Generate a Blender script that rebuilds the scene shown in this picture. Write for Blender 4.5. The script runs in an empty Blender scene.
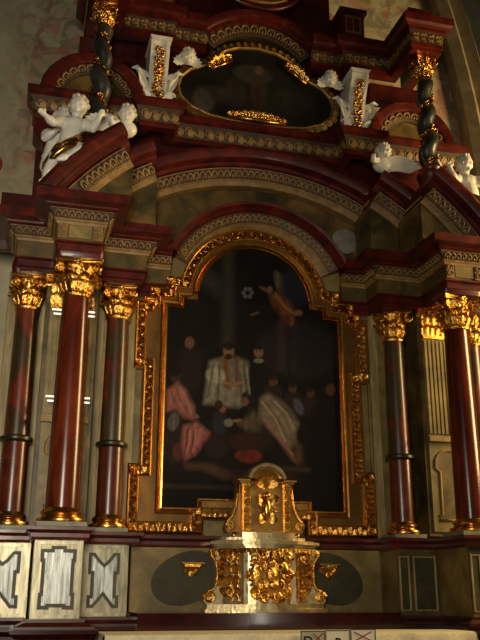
import bpy, bmesh, math, random
import numpy as np
from mathutils import Vector, Matrix
random.seed(7)
PI = math.pi
S = bpy.context.scene
COL = S.collection

# ------------------------------------------------------------------ materials
def lin(c):
    return tuple((x/255/12.92 if x/255 <= .04045 else ((x/255+.055)/1.055)**2.4) for x in c)

def mat(name, c1, c2=None, rough=.5, metal=0., scale=6., bump=0., bscale=40., coat=0., stretch=(1, 1, 1), c3=None, detail=6., lo=.35, hi=.65, rvar=0., spec=.5):
    m = bpy.data.materials.new(name); m.use_nodes = True
    nt = m.node_tree; b = nt.nodes['Principled BSDF']
    b.inputs['Roughness'].default_value = rough
    b.inputs['Metallic'].default_value = metal
    b.inputs['Coat Weight'].default_value = coat
    b.inputs['Coat Roughness'].default_value = .08
    b.inputs['Specular IOR Level'].default_value = spec
    tc = nt.nodes.new('ShaderNodeTexCoord'); mp = nt.nodes.new('ShaderNodeMapping')
    mp.inputs['Scale'].default_value = stretch
    nt.links.new(tc.outputs['Object'], mp.inputs['Vector'])
    n = nt.nodes.new('ShaderNodeTexNoise'); n.inputs['Scale'].default_value = scale
    n.inputs['Detail'].default_value = detail; n.inputs['Roughness'].default_value = .62
    n.inputs['Distortion'].default_value = .6
    nt.links.new(mp.outputs['Vector'], n.inputs['Vector'])
    r = nt.nodes.new('ShaderNodeValToRGB')
    c2 = c2 or c1
    r.color_ramp.elements[0].position = lo; r.color_ramp.elements[0].color = (*lin(c1), 1)
    r.color_ramp.elements[1].position = hi; r.color_ramp.elements[1].color = (*lin(c2), 1)
    if c3:
        e = r.color_ramp.elements.new((lo+hi)/2); e.color = (*lin(c3), 1)
    nt.links.new(n.outputs['Fac'], r.inputs['Fac'])
    nt.links.new(r.outputs['Color'], b.inputs['Base Color'])
    if rvar:
        mr = nt.nodes.new('ShaderNodeMapRange')
        mr.inputs['To Min'].default_value = max(.03, rough-rvar); mr.inputs['To Max'].default_value = rough+rvar
        nt.links.new(n.outputs['Fac'], mr.inputs['Value']); nt.links.new(mr.outputs['Result'], b.inputs['Roughness'])
    if bump:
        n2 = nt.nodes.new('ShaderNodeTexNoise'); n2.inputs['Scale'].default_value = bscale; n2.inputs['Detail'].default_value = 3
        nt.links.new(mp.outputs['Vector'], n2.inputs['Vector'])
        bp = nt.nodes.new('ShaderNodeBump'); bp.inputs['Strength'].default_value = bump; bp.inputs['Distance'].default_value = .02
        nt.links.new(n2.outputs['Fac'], bp.inputs['Height']); nt.links.new(bp.outputs['Normal'], b.inputs['Normal'])
    return m

M = {}
M['red'] = mat('dark_red_marble', (52, 12, 8), (98, 27, 15), .36, scale=5, coat=.15, bump=.06, bscale=12, c3=(74, 19, 11))
M['red_dark'] = mat('deep_red_lacquer', (52, 13, 10), (74, 21, 14), .36, scale=7, coat=.12)
M['lacquer'] = mat('dark_glossy_lacquer', (38, 8, 8), (58, 14, 12), .16, scale=7, coat=.5)
M['shaft'] = mat('red_brown_scagliola', (64, 22, 11), (108, 42, 19), .22, scale=3, coat=.1, stretch=(2, 2, .5), c3=(82, 28, 14))
M['shaft_mixed'] = mat('red_green_marbling', (58, 54, 28), (110, 40, 21), .34, scale=3.2, coat=.2, stretch=(1.6, 1.6, .7), c3=(56, 36, 18), lo=.36, hi=.62)
M['shaft_low'] = mat('red_marbling', (66, 22, 12), (100, 40, 19), .3, scale=4, coat=.2, c3=(80, 30, 15))
M['olive'] = mat('olive_marbling', (100, 84, 46), (148, 126, 74), .5, scale=3.5, c3=(122, 104, 58))
M['green'] = mat('green_brown_marbling', (46, 42, 20), (120, 92, 42), .48, scale=3., c3=(84, 68, 32))
M['dark_green'] = mat('dark_green_marbling', (38, 38, 14), (66, 60, 24), .6, scale=5)
M['pale'] = mat('pale_grey_green_paint', (128, 112, 72), (172, 156, 112), .55, scale=5, stretch=(4, 4, .5), c3=(146, 126, 80))
M['silver'] = mat('worn_silver_leaf', (84, 86, 84), (158, 160, 157), .36, metal=.9, scale=5, stretch=(6, 6, .5), c3=(124, 126, 122), bump=.12, bscale=30, rvar=.06)
M['silver_frame'] = mat('cream_silver_paint', (116, 111, 92), (168, 160, 134), .36, metal=.7, scale=6, stretch=(4, 4, .6))
M['inlay'] = mat('dark_brown_inlay', (52, 44, 24), (74, 62, 34), .5, scale=9)
M['gold'] = mat('gilding', (196, 140, 56), (236, 186, 94), .24, metal=1., scale=14, bump=.35, bscale=80, rvar=.08)
M['gold_smooth'] = mat('smooth_gilding', (200, 140, 60), (230, 176, 92), .26, metal=1., scale=9, bump=.06, bscale=20)
M['gold_dull'] = mat('dull_gilding', (132, 98, 48), (168, 128, 64), .45, metal=.6, scale=8, bump=.2, bscale=40)
M['gold_flat'] = mat('olive_gilt_field', (88, 62, 24), (132, 92, 36), .42, metal=.5, scale=4, stretch=(1, 1, .5))
M['cream'] = mat('ochre_cream_paint', (116, 87, 45), (154, 120, 67), .55, scale=9, c3=(134, 103, 56))
M['ochre'] = mat('brown_ochre_carving', (118, 86, 44), (150, 114, 62), .5, scale=9, metal=.15)
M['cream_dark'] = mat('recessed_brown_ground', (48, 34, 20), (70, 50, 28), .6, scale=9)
M['silver_bright'] = mat('polished_silver', (180, 158, 112), (222, 204, 160), .28, metal=.85, scale=8, bump=.12)
M['white'] = mat('white_painted_wood', (212, 206, 192), (234, 230, 218), .4, scale=6, coat=.15)
M['linen'] = mat('white_linen', (206, 196, 166), (226, 218, 192), .85, scale=30, bump=.1, bscale=150)
M['lace'] = mat('grey_white_lace', (150, 146, 136), (214, 208, 196), .9, scale=70, lo=.45, hi=.55)
M['paper'] = mat('white_card', (226, 218, 194), (234, 228, 206), .8, scale=6)
M['paper_grey'] = mat('grey_card', (176, 166, 140), (196, 188, 162), .8, scale=6)
M['ink'] = mat('black_ink', (18, 16, 16), None, .6)
M['ink_red'] = mat('red_ink', (150, 46, 40), None, .6)
M['wood'] = mat('dark_wood', (44, 24, 14), (66, 38, 20), .5, scale=4, stretch=(1, 1, 6))
M['twist'] = mat('blue_black_lacquer', (34, 34, 36), (60, 56, 50), .34, scale=9, coat=.15)
M['bronze'] = mat('dark_bronze', (38, 36, 24), (62, 56, 34), .35, metal=.4, scale=8)
M['stone'] = mat('grey_stone', (110, 104, 92), (140, 134, 118), .5, scale=10)
M['scroll_red'] = mat('faded_red_paint', (140, 50, 44), (168, 70, 60), .6, scale=9)
M['hair'] = mat('offwhite_carved_hair', (186, 176, 150), (212, 202, 178), .45, scale=20, bump=.4, bscale=60)

def bar_mat():  # white bar material with its own emission
    m = bpy.data.materials.new('glowing_white_bar'); m.use_nodes = True
    b = m.node_tree.nodes['Principled BSDF']
    b.inputs['Base Color'].default_value = (.9, .88, .8, 1)
    b.inputs['Emission Color'].default_value = (1, .93, .78, 1)
    b.inputs['Emission Strength'].default_value = 1.0
    return m
M['bright_bar'] = bar_mat()

def plaster_mat():
    m = bpy.data.materials.new('frescoed_plaster'); m.use_nodes = True
    nt = m.node_tree; b = nt.nodes['Principled BSDF']; b.inputs['Roughness'].default_value = .9
    tc = nt.nodes.new('ShaderNodeTexCoord')
    def noise(s, d=5, dist=.5):
        n = nt.nodes.new('ShaderNodeTexNoise'); n.inputs['Scale'].default_value = s; n.inputs['Detail'].default_value = d
        n.inputs['Distortion'].default_value = dist
        nt.links.new(tc.outputs['Object'], n.inputs['Vector']); return n
    def ramp(n, p0, c0, p1, c1):
        r = nt.nodes.new('ShaderNodeValToRGB')
        r.color_ramp.elements[0].position = p0; r.color_ramp.elements[0].color = (*lin(c0), 1)
        r.color_ramp.elements[1].position = p1; r.color_ramp.elements[1].color = (*lin(c1), 1)
        nt.links.new(n.outputs['Fac'], r.inputs['Fac']); return r
    base = ramp(noise(3.), .35, (158, 148, 118), .7, (182, 172, 142))
    col = base.outputs['Color']
    # faded painted flowers: only above the cornice
    sep = nt.nodes.new('ShaderNodeSeparateXYZ'); nt.links.new(tc.outputs['Object'], sep.inputs['Vector'])
    zr = nt.nodes.new('ShaderNodeMapRange'); zr.inputs['From Min'].default_value = 5.0; zr.inputs['From Max'].default_value = 5.8
    nt.links.new(sep.outputs['Z'], zr.inputs['Value'])
    xr = nt.nodes.new('ShaderNodeMapRange'); xr.inputs['From Min'].default_value = -2.8; xr.inputs['From Max'].default_value = -2.5
    nt.links.new(sep.outputs['X'], xr.inputs['Value'])
    for s, lo, hi, c in ((1.9, .51, .60, (170, 122, 98)), (2.5, .53, .61, (122, 116, 98)), (3.1, .56, .61, (146, 96, 80)), (3.6, .58, .63, (108, 114, 84))):
        f = ramp(noise(s, 6, 1.4), lo, (0, 0, 0), hi, (255, 255, 255))
        mu = nt.nodes.new('ShaderNodeMath'); mu.operation = 'MULTIPLY'
        nt.links.new(f.outputs['Color'], mu.inputs[0]); nt.links.new(zr.outputs['Result'], mu.inputs[1])
        mu3 = nt.nodes.new('ShaderNodeMath'); mu3.operation = 'MULTIPLY'
        nt.links.new(mu.outputs[0], mu3.inputs[0]); nt.links.new(xr.outputs['Result'], mu3.inputs[1])
        mu2 = nt.nodes.new('ShaderNodeMath'); mu2.operation = 'MULTIPLY'; mu2.inputs[1].default_value = .75
        nt.links.new(mu3.outputs[0], mu2.inputs[0])
        mx = nt.nodes.new('ShaderNodeMix'); mx.data_type = 'RGBA'
        nt.links.new(mu2.outputs[0], mx.inputs[0]); nt.links.new(col, mx.inputs[6]); mx.inputs[7].default_value = (*lin(c), 1)
        col = mx.outputs[2]
    nt.links.new(col, b.inputs['Base Color'])
    n2 = noise(18, 5); bp = nt.nodes.new('ShaderNodeBump'); bp.inputs['Strength'].default_value = .25; bp.inputs['Distance'].default_value = .02
    nt.links.new(n2.outputs['Fac'], bp.inputs['Height']); nt.links.new(bp.outputs['Normal'], b.inputs['Normal'])
    return m
M['plaster'] = plaster_mat()
M['plaster_shade'] = mat('shaded_plaster', (44, 50, 50), (62, 66, 64), .9, scale=3)  # shadow beyond the rib put into a dark blue-grey plaster colour
M['rib'] = mat('stone_rib', (120, 108, 82), (150, 136, 104), .8, scale=5, bump=.15)
M['floor'] = mat('stone_floor', (70, 64, 56), (100, 92, 80), .5, scale=3)

def attr_mat(name, rough=.4):
    m = bpy.data.materials.new(name); m.use_nodes = True
    nt = m.node_tree; b = nt.nodes['Principled BSDF']; b.inputs['Roughness'].default_value = rough
    b.inputs['Specular IOR Level'].default_value = .12
    a = nt.nodes.new('ShaderNodeVertexColor'); a.layer_name = 'paint'
    nt.links.new(a.outputs['Color'], b.inputs['Base Color'])
    return m
M['canvas'] = attr_mat('oil_paint', .6)

# ------------------------------------------------------------------ mesh helpers
class MB:
    def __init__(s): s.v = []; s.f = []
    def add(s, vs, fs):
        o = len(s.v); s.v += [tuple(p) for p in vs]; s.f += [tuple(o+i for i in f) for f in fs]; return s
    def box(s, x0, x1, y0, y1, z0, z1):
        vs = [(x, y, z) for x in (x0, x1) for y in (y0, y1) for z in (z0, z1)]
        return s.add(vs, [(0, 1, 3, 2), (4, 6, 7, 5), (0, 4, 5, 1), (2, 3, 7, 6), (0, 2, 6, 4), (1, 5, 7, 3)])
    def rings(s, rings, prof_closed=True, path_closed=False, caps=True):
        n = len(rings[0]); vs = [p for r in rings for p in r]; fs = []
        R = len(rings)
        for i in range(R if path_closed else R-1):
            a = i*n; b = ((i+1) % R)*n
            for j in range(n if prof_closed else n-1):
                k = (j+1) % n
                fs.append((a+j, a+k, b+k, b+j))
        if caps and prof_closed and not path_closed:
            fs.append(tuple(range(n))); fs.append(tuple((R-1)*n+i for i in range(n)))
        return s.add(vs, fs)
    def prism_xz(s, poly, y0, y1):
        n = len(poly)
        return s.rings([[(x, y0, z) for x, z in poly], [(x, y1, z) for x, z in poly]])
    def prism_xy(s, poly, z0, z1):
        return s.rings([[(x, y, z0) for x, y in poly], [(x, y, z1) for x, y in poly]])
    def prism_yz(s, poly, x0, x1):
        return s.rings([[(x0, y, z) for y, z in poly], [(x1, y, z) for y, z in poly]])
    def lathe(s, prof, cx=0, cy=0, cz=0, n=32, sx=1, sy=1):
        rr = []
        for i in range(n):
            a = 2*PI*i/n
            rr.append([(cx+r*math.cos(a)*sx, cy+r*math.sin(a)*sy, cz+z) for r, z in prof])
        return s.rings(rr, prof_closed=False, path_closed=True)
    def ball(s, c, r, n=12, m=8, R=None):
        r = (r, r, r) if not isinstance(r, (tuple, list)) else r
        rr = []
        for i in range(n):
            a = 2*PI*i/n; ring = []
            for j in range(m+1):
                b = -PI/2+PI*j/m
                p = Vector((r[0]*math.cos(b)*math.cos(a), r[1]*math.cos(b)*math.sin(a), r[2]*math.sin(b)))
                if R: p = R @ p
                ring.append(tuple(Vector(c)+p))
            rr.append(ring)
        return s.rings(rr, prof_closed=False, path_closed=True)
    def tube(s, pts, r, n=6, closed=False):
        pts = [Vector(p) for p in pts]; N = len(pts)
        rad = r if isinstance(r, (list, tuple)) else [r]*N
        rr = []; prev = None
        for i, p in enumerate(pts):
            a = pts[i-1] if (i or closed) else p; b = pts[(i+1) % N] if (i < N-1 or closed) else p
            t = (b-a)
            if t.length < 1e-9: t = Vector((0, 0, 1))
            t.normalize()
            if prev is None:
                h = Vector((0, 1, 0)) if abs(t.y) < .9 else Vector((1, 0, 0))
                u = t.cross(h).normalized()
            else:
                u = (prev-t*prev.dot(t))
                u = u.normalized() if u.length > 1e-6 else t.orthogonal().normalized()
            prev = u; w = t.cross(u)
            rr.append([tuple(p+rad[i]*(math.cos(2*PI*k/n)*u+math.sin(2*PI*k/n)*w)) for k in range(n)])
        return s.rings(rr, path_closed=closed)
    def leaf(s, o, t, u, n, w, h, bulge=.25, curl=.5, nu=6, nv=7, lob=3):
        """carved acanthus leaf: base o, width along t, height along u, bulging along n, tip curling over"""
        o, t, u, n = Vector(o), Vector(t), Vector(u), Vector(n); vs = []
        for j in range(nv+1):
            v = j/nv
            ww = w*.5*(.55+.75*math.sin(PI*min(1, v*.8+.12)))*(1 if v < .75 else 1-.72*((v-.75)/.25)**1.5)
            ww *= 1+.16*math.cos(2*PI*lob*v)
            up = h*(v-curl*.28*max(0, v-.6)**2*6)
            out = h*(bulge*math.sin(v*PI*.55)+curl*max(0, v-.55)**1.6*1.6)
            for i in range(nu+1):
                q = -1+2*i/nu
                rib = .05*h*(math.cos(q*PI*2)*.5)*(1-v*.6)+(.035*h*math.cos(q*PI*4) if nu > 6 else 0)
                vs.append(tuple(o+t*(q*ww)+u*(up-abs(q)*h*.08)+n*(out+rib-.10*w*q*q)))
        fs = [(j*(nu+1)+i, j*(nu+1)+i+1, (j+1)*(nu+1)+i+1, (j+1)*(nu+1)+i) for j in range(nv) for i in range(nu)]
        return s.add(vs, fs)
    def spiral(s, c, t, u, r0, r1, turns, thick, ph=0, n=5, seg=16, lift=None, nn=(0, 0, 0)):
        c, t, u, nn = Vector(c), Vector(t), Vector(u), Vector(nn); pts = []; rad = []
        N = int(turns*seg)
        for i in range(N+1):
            k = i/N; a = ph+2*PI*turns*k; r = r0+(r1-r0)*k
            pts.append(c+t*(r*math.cos(a))+u*(r*math.sin(a))+nn*(k*(lift or 0)))
            rad.append(thick*(1-.45*k))
        return s.tube(pts, rad, n)
    def build(s, name, m, parent=None, smooth=False, loc=None, ang=None):
        me = bpy.data.meshes.new(name); me.from_pydata(s.v, [], s.f)
        bm = bmesh.new(); bm.from_mesh(me)
        bmesh.ops.recalc_face_normals(bm, faces=bm.faces)
        bm.to_mesh(me); bm.free()
        if smooth:
            me.shade_smooth()
            if ang: me.set_sharp_from_angle(angle=ang)
        o = bpy.data.objects.new(name, me); COL.objects.link(o)
        me.materials.append(M[m] if isinstance(m, str) else m)
        if parent is not None:
            o.parent = parent
            o.matrix_parent_inverse = Matrix.Translation(parent.location).inverted()
        return o

def thing(name, label, cat, loc=(0, 0, 0), group=None):
    o = bpy.data.objects.new(name, None); COL.objects.link(o); o.location = loc; o.empty_display_size = .1
    o['label'] = label; o['category'] = cat
    if group: o['group'] = group
    return o
def tag(o, label, cat, group=None):
    o['label'] = label; o['category'] = cat
    if group: o['group'] = group
    return o
def structure(o): o['kind'] = 'structure'; return o

def plan_offset(path, d):
    """offset an open XY polyline outward (to the right of travel) with mitres"""
    out = []; N = len(path)
    nor = []
    for i in range(N-1):
        dx, dy = path[i+1][0]-path[i][0], path[i+1][1]-path[i][1]; L = math.hypot(dx, dy)
        nor.append((dy/L, -dx/L))
    for i, (x, y) in enumerate(path):
        if i == 0: n = nor[0]; k = 1
        elif i == N-1: n = nor[-1]; k = 1
        else:
            a, b = nor[i-1], nor[i]; m = (a[0]+b[0], a[1]+b[1]); q = 1+a[0]*b[0]+a[1]*b[1]
            n = m; k = 1/max(q, .2)
        out.append((x+n[0]*d*k, y+n[1]*d*k))
    return out
def plan_sweep(mb, path, prof):
    cols = [plan_offset(path, d) for d, z in prof]
    mb.rings([[(cols[j][i][0], cols[j][i][1], prof[j][1]) for j in range(len(prof))] for i in range(len(path))])
    return mb
def arc_sweep(mb, cz, a0, a1, prof, n=28, cx=0., sx=1., zcut=None):
    """sweep a profile of (radius, forward depth) around (cx, cz) in the XZ plane; angles from vertical"""
    rr = []
    for i in range(n+1):
        ring = []
        for r, d in prof:
            e = a1
            if zcut is not None:
                lim = math.acos((zcut-cz)/r); e = math.copysign(min(abs(a1), lim), a1)
            a = a0+(e-a0)*i/n
            ring.append((cx+sx*r*math.sin(a), -d, cz+r*math.cos(a)))
        rr.append(ring)
    return mb.rings(rr)
def poly_offset(poly, o):
    """inward offset of a counter-clockwise XZ polygon"""
    N = len(poly); out = []
    for i in range(N):
        p0, p1, p2 = poly[i-1], poly[i], poly[(i+1) % N]
        def nrm(a, b):
            dx, dz = b[0]-a[0], b[1]-a[1]; L = math.hypot(dx, dz) or 1
            return (-dz/L, dx/L)
        a, b = nrm(p0, p1), nrm(p1, p2); q = 1+a[0]*b[0]+a[1]*b[1]
        k = 1/max(q, .3)
        out.append((p1[0]+(a[0]+b[0])*o*k, p1[1]+(a[1]+b[1])*o*k))
    return out
def mirror_poly(half):
    """half: points with x>=0 going bottom to top; returns a CCW closed polygon"""
    left = [(-x, z) for x, z in reversed(half) if x > 1e-6]
    return list(half)+left

def along(pts, pitch, n0=None):
    """even stations along a 3D polyline: (point, tangent)"""
    pts = [Vector(p) for p in pts]; out = []
    L = sum((pts[i+1]-pts[i]).length for i in range(len(pts)-1))
    n = n0 or max(1, round(L/pitch)); st = L/n; want = st/2; acc = 0
    for i in range(len(pts)-1):
        d = pts[i+1]-pts[i]; l = d.length
        if l < 1e-9: continue
        while want <= acc+l+1e-9 and len(out) < n:
            out.append((pts[i]+d*((want-acc)/l), d/l)); want += st
        acc += l
    return out

def loop_motif(mb, o, t, u, n, w, h, r):
    """one link of the carved loop band: an open scroll loop with a bud inside"""
    pts = []
    for k in range(11):
        a = PI*1.25-PI*1.5*k/10
        pts.append(o+t*(w*.42*math.cos(a))+u*(h*(.42+.4*math.sin(a)))+n*r)
    mb.tube(pts, [r*(.7+.5*math.sin(PI*k/10)) for k in range(11)], 5)
    mb.tube([o+u*(h*.06)+n*r, o+u*(h*.30)+n*(r*1.6), o+u*(h*.5)+n*r], [r*.5, r*1.25, r*.4], 5)
def bead_row(mb, o, t, u, n, w, h, r):
    for k in (-.25, .25):
        mb.ball(o+t*(w*k)+u*h, (r, r, r), 6, 4)

def carved_band(mb, pts, u, n, pitch, h, r, bead=True):
    for p, t in along(pts, pitch):
        uu = u(p, t) if callable(u) else Vector(u); nn = n(p, t) if callable(n) else Vector(n)
        loop_motif(mb, p, t, uu, nn, pitch, h, r)
        if bead: bead_row(mb, p, t, uu, nn, pitch, -h*.12, r*.9)

# ------------------------------------------------------------------ plan of the altar
def wing(sg, OX=2.56, tail=None):
    p = [(OX, -.02), (OX, -.5), (2.1, -.5), (2.1, -.98), (1.7, -.98), (1.7, -.42), (1.22, -.42), (1.22, -.1), (.93, -.1)]
    if tail: p = [(tail, -.02)]+p
    if sg < 0: return [(-x, y) for x, y in p]
    return list(reversed(p))
FULL = wing(-1)+wing(1)

# ------------------------------------------------------------------ setting
structure(MB().box(-9, 9, -12, 2, -.2, 0).build('floor', 'floor'))
structure(MB().box(-7, 3.0, .6, .8, 0, 11).build('wall_back', 'plaster'))
structure(MB().box(2.9, 8, 1.1, 1.3, 0, 11).build('wall_right', 'plaster_shade'))
mb = MB()
rib = []
for i in range(25):
    z = 11*i/24
    x = 3.22-.0*z-(.018*(max(0, z-4.8))**2.25)
    rib.append((x, z))
prof = [(-.16, .62), (-.16, .40), (-.05, .30), (.04, .38), (.14, .26), (.34, .5), (.34, 1.1), (.1, 1.12)]
mb.rings([[(x+a, b, z) for a, b in prof] for x, z in rib])
structure(mb.build('trim_1', 'rib'))
mb = MB()
c = Vector((-2.84, .56, 5.72))
mb.spiral(c, (1, 0, 0), (0, 0, 1), .12, .015, 1.6, .03, ph=-1.2, n=7, seg=18)
mb.tube([c+Vector((-.3, 0, -.3)), c+Vector((-.12, 0, -.22)), c+Vector((.04, 0, -.11))], [.012, .03, .03], 7)
tag(mb.build('wall_scroll', 'scroll_red', smooth=True), 'small red curled scroll on the plaster wall beside the left putti', 'ornament')

# ------------------------------------------------------------------ retable walls
t = thing('altar_backing', 'olive and green marbled wooden wall that the columns and painting stand against', 'altar wall')
MB().box(-1.22, 1.22, .0, .3, 1.0, 4.7).build('centre_panel', 'olive', t)
for sg in (-1, 1):
    a, b = sorted((sg*1.22, sg*2.5))
    MB().box(a, b, -.03, .3, 1.0, 4.26).build('wing_panel', 'olive', t)
    for x0, x1 in ((1.24, 1.33), (1.57, 1.64), (2.14, 2.19), (2.41, 2.49)):
        a, b = sorted((sg*x0, sg*x1))
        MB().box(a, b, -.065, -.03, 1.8, 4.2).build('edge_strip', 'pale', t)
# green field between the arches
half = [(0, 4.6), (1.3, 4.6), (1.3, 5.1)]+[(2.44*math.sin(a), 3.15+2.44*math.cos(a)) for a in [math.radians(x) for x in range(31, -1, -3)]]
mb = MB().prism_xz(mirror_poly(half), -.02, .28)
mb.build('tympanum', 'green', t)
# upper storey wall
a = thing('attic_backing', 'dark red upper storey wall behind the oval painting and twisted columns', 'altar wall')
MB().box(-1.38, 1.38, .0, .3, 5.6, 7.9).build('wall_field', 'red_dark', a)
for sg in (-1, 1):
    x0, x1 = sorted((sg*1.38, sg*2.36))
    MB().box(x0, x1, .02, .3, 4.64, 6.3).build('side_field', 'red_dark', a)
    x0, x1 = sorted((sg*1.38, sg*2.0))
    MB().box(x0, x1, -.12, -.001, 6.77, 7.01).build('column_backing', 'red_dark', a)

# piers behind the tall columns
def pier(sg, label):
    t = thing('pilaster_pier', label, 'pilaster', (sg*1.9, -.2, 1.8), 'piers behind the tall columns')
    x0, x1 = 1.66, 2.14
    X = lambda a, b: sorted((sg*a, sg*b))
    MB().box(*X(x0, x1), -.36, -.031, 1.8, 4.11).build('core', 'green', t)
    mb = MB()
    n = 9
    w = (2.10-1.70)/n
    mb.box(*X(1.70, 2.10), -.385, -.36, 2.76, 3.8)
    for i in range(n):
        q = 1.70+w*(i+.5)
        mb.box(*X(q-w*.28, q+w*.28), -.405, -.385, 2.8, 3.78)
    mb.build('fluted_face', 'olive', t)
    mb = MB()
    fr = [(1.70, 1.86), (2.10, 1.86), (2.10, 2.72), (1.70, 2.72)]
    mb.box(*X(1.70, 2.10), -.38, -.36, 1.84, 2.74)
    mb.build('lower_panel', 'olive', t)
    hh = [(0, 1.95), (.13, 1.95), (.13, 2.0), (.10, 2.0), (.10, 2.42), (.15, 2.46)]+[(.15*math.cos(a)+.0, 2.50+.14*math.sin(a)) for a in (.3, .7, 1.1, PI/2)]
    pl = [(sg*1.9+x, z) for x, z in mirror_poly(hh)]
    mb = MB(); mb.tube([(x, -.385, z) for x, z in pl], .012, 6, closed=True)
    mb.build('cream_border', 'cream', t, True)
    MB().prism_xz(pl, -.384, -.38).build('inlaid_panel', 'green', t)
    mb = MB(); mb.box(*X(1.69, 2.11), -.43, -.36, 2.72, 2.77); mb.build('string_moulding', 'cream', t)
    mb = MB()
    mb.box(*X(1.70, 2.10), -.41, -.36, 3.8, 3.84); mb.box(*X(1.64, 2.16), -.46, -.36, 4.07, 4.11)
    for row, (z, h, k) in enumerate(((3.83, .15, 6), (3.94, .15, 5))):
        for i in range(k):
            q = 1.72+.36*(i+.5)/k
            mb.leaf((sg*q, -.375, z), (1, 0, 0), (0, 0, 1), (0, -1, 0), .085, h, .2, .55)
    for e in (1.68, 2.12):
        mb.spiral((sg*e, -.42, 4.04), (1, 0, 0), (0, 0, 1), .045, .008, 1.5, .014)
    mb.build('capital', 'gold', t, True, ang=.9)
pier(-1, 'grey green pilaster pier directly behind the left tall red column')
pier(1, 'fluted pilaster pier with gold capital behind the right tall red column')

# ------------------------------------------------------------------ pedestals
def pedestal(sg, x0, x1, yf, kind, label):
    t = thing('column_pedestal', label, 'pedestal', (sg*(x0+x1)/2, (yf)/2, 1.06), 'panelled pedestals under the columns')
    X = lambda a, b: sorted((sg*a, sg*b))
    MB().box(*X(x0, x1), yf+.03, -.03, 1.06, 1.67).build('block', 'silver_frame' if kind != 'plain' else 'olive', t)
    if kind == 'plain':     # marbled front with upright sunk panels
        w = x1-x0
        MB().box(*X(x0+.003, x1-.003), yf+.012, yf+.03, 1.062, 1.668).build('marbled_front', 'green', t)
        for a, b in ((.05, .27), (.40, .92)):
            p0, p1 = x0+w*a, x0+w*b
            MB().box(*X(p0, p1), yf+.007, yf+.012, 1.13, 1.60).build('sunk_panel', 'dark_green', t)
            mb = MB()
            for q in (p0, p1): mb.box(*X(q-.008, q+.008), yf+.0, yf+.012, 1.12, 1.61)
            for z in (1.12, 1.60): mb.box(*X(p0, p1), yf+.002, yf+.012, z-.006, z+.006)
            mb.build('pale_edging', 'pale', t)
        return t
    # raised frame
    w = x1-x0; cx = (x0+x1)/2
    mb = MB()
    for a, b, c, d in ((x0+.005, x0+.045, 1.08, 1.66), (x1-.045, x1-.005, 1.08, 1.66), (x0+.045, x1-.045, 1.08, 1.105), (x0+.045, x1-.045, 1.635, 1.66)):
        mb.box(*X(a, b), yf+.012, yf+.035, c, d)
    mb.build('raised_border', 'silver_frame', t)
    hw = w/2-(.055 if kind == 'X' else .04)
    if kind == 'X':
        hh = [(0, 1.24), (.035, 1.20), (.08, 1.145), (hw-.02, 1.145), (hw-.02, 1.25), (hw-.045, 1.25), (hw-.045, 1.42), (hw-.02, 1.42), (hw-.02, 1.60), (.08, 1.60), (.035, 1.54), (0, 1.51)]
    else:
        hh = [(0, 1.16), (.05, 1.16), (.05, 1.145), (hw-.01, 1.145), (hw-.01, 1.27), (hw-.022, 1.27), (hw-.022, 1.50), (hw-.01, 1.50), (hw-.01, 1.60), (.06, 1.60), (.06, 1.625), (0, 1.625)]
    pl = mirror_poly(hh)
    def put(p): return [(sg*cx+x, z) for x, z in p]
    mb = MB().prism_xz(put(pl), yf+.016, yf+.035); mb.build('dark_inlay', 'inlay', t)
    inn = poly_offset(pl, .028)
    mb = MB().prism_xz(put(inn), yf+.008, yf+.03); mb.build('silver_panel', 'silver', t)
    return t
pedestal(-1, 1.71, 2.09, -.98, 'I', 'silver panelled pedestal jutting out under the left tall red column')
pedestal(-1, 1.27, 1.69, -.42, 'X', 'silver pedestal with notched panel under the marbled column beside the painting frame, left side')
pedestal(-1, 2.11, 2.55, -.5, 'X', 'silver pedestal with notched panel cut by the left edge of the photo')
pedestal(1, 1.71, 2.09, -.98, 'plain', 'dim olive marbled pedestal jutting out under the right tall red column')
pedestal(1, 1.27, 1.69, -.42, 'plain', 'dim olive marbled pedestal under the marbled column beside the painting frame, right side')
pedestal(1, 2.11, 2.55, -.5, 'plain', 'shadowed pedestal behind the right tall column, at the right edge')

mb = plan_sweep(MB(), FULL, [(-.02, 1.67), (.02, 1.67), (.03, 1.69), (.03, 1.72), (.065, 1.745), (.065, 1.77), (-.02, 1.78)])
tag(mb.build('marble_ledge', 'red'), 'dark red marble ledge running along under all the columns and the painting', 'ledge')
t = thing('stepped_plinth', 'dark red stepped base running along behind the white altar table', 'base', (0, -.3, 0))
plan_sweep(MB(), FULL, [(-.02, 1.0), (.10, 1.0), (.10, 1.02), (.03, 1.05), (.03, 1.075), (-.02, 1.075)]).build('upper_moulding', 'red_dark', t)
plan_sweep(MB(), FULL, [(-.03, .0), (.09, .0), (.09, .93), (.11, .95), (.13, .97), (.13, .995), (.09, 1.0), (-.03, 1.0)]).build('lower_step', 'lacquer', t)
MB().box(-1.2, 1.2, -.58, -.1, .0, 1.105).build('centre_step', 'lacquer', t)

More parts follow.
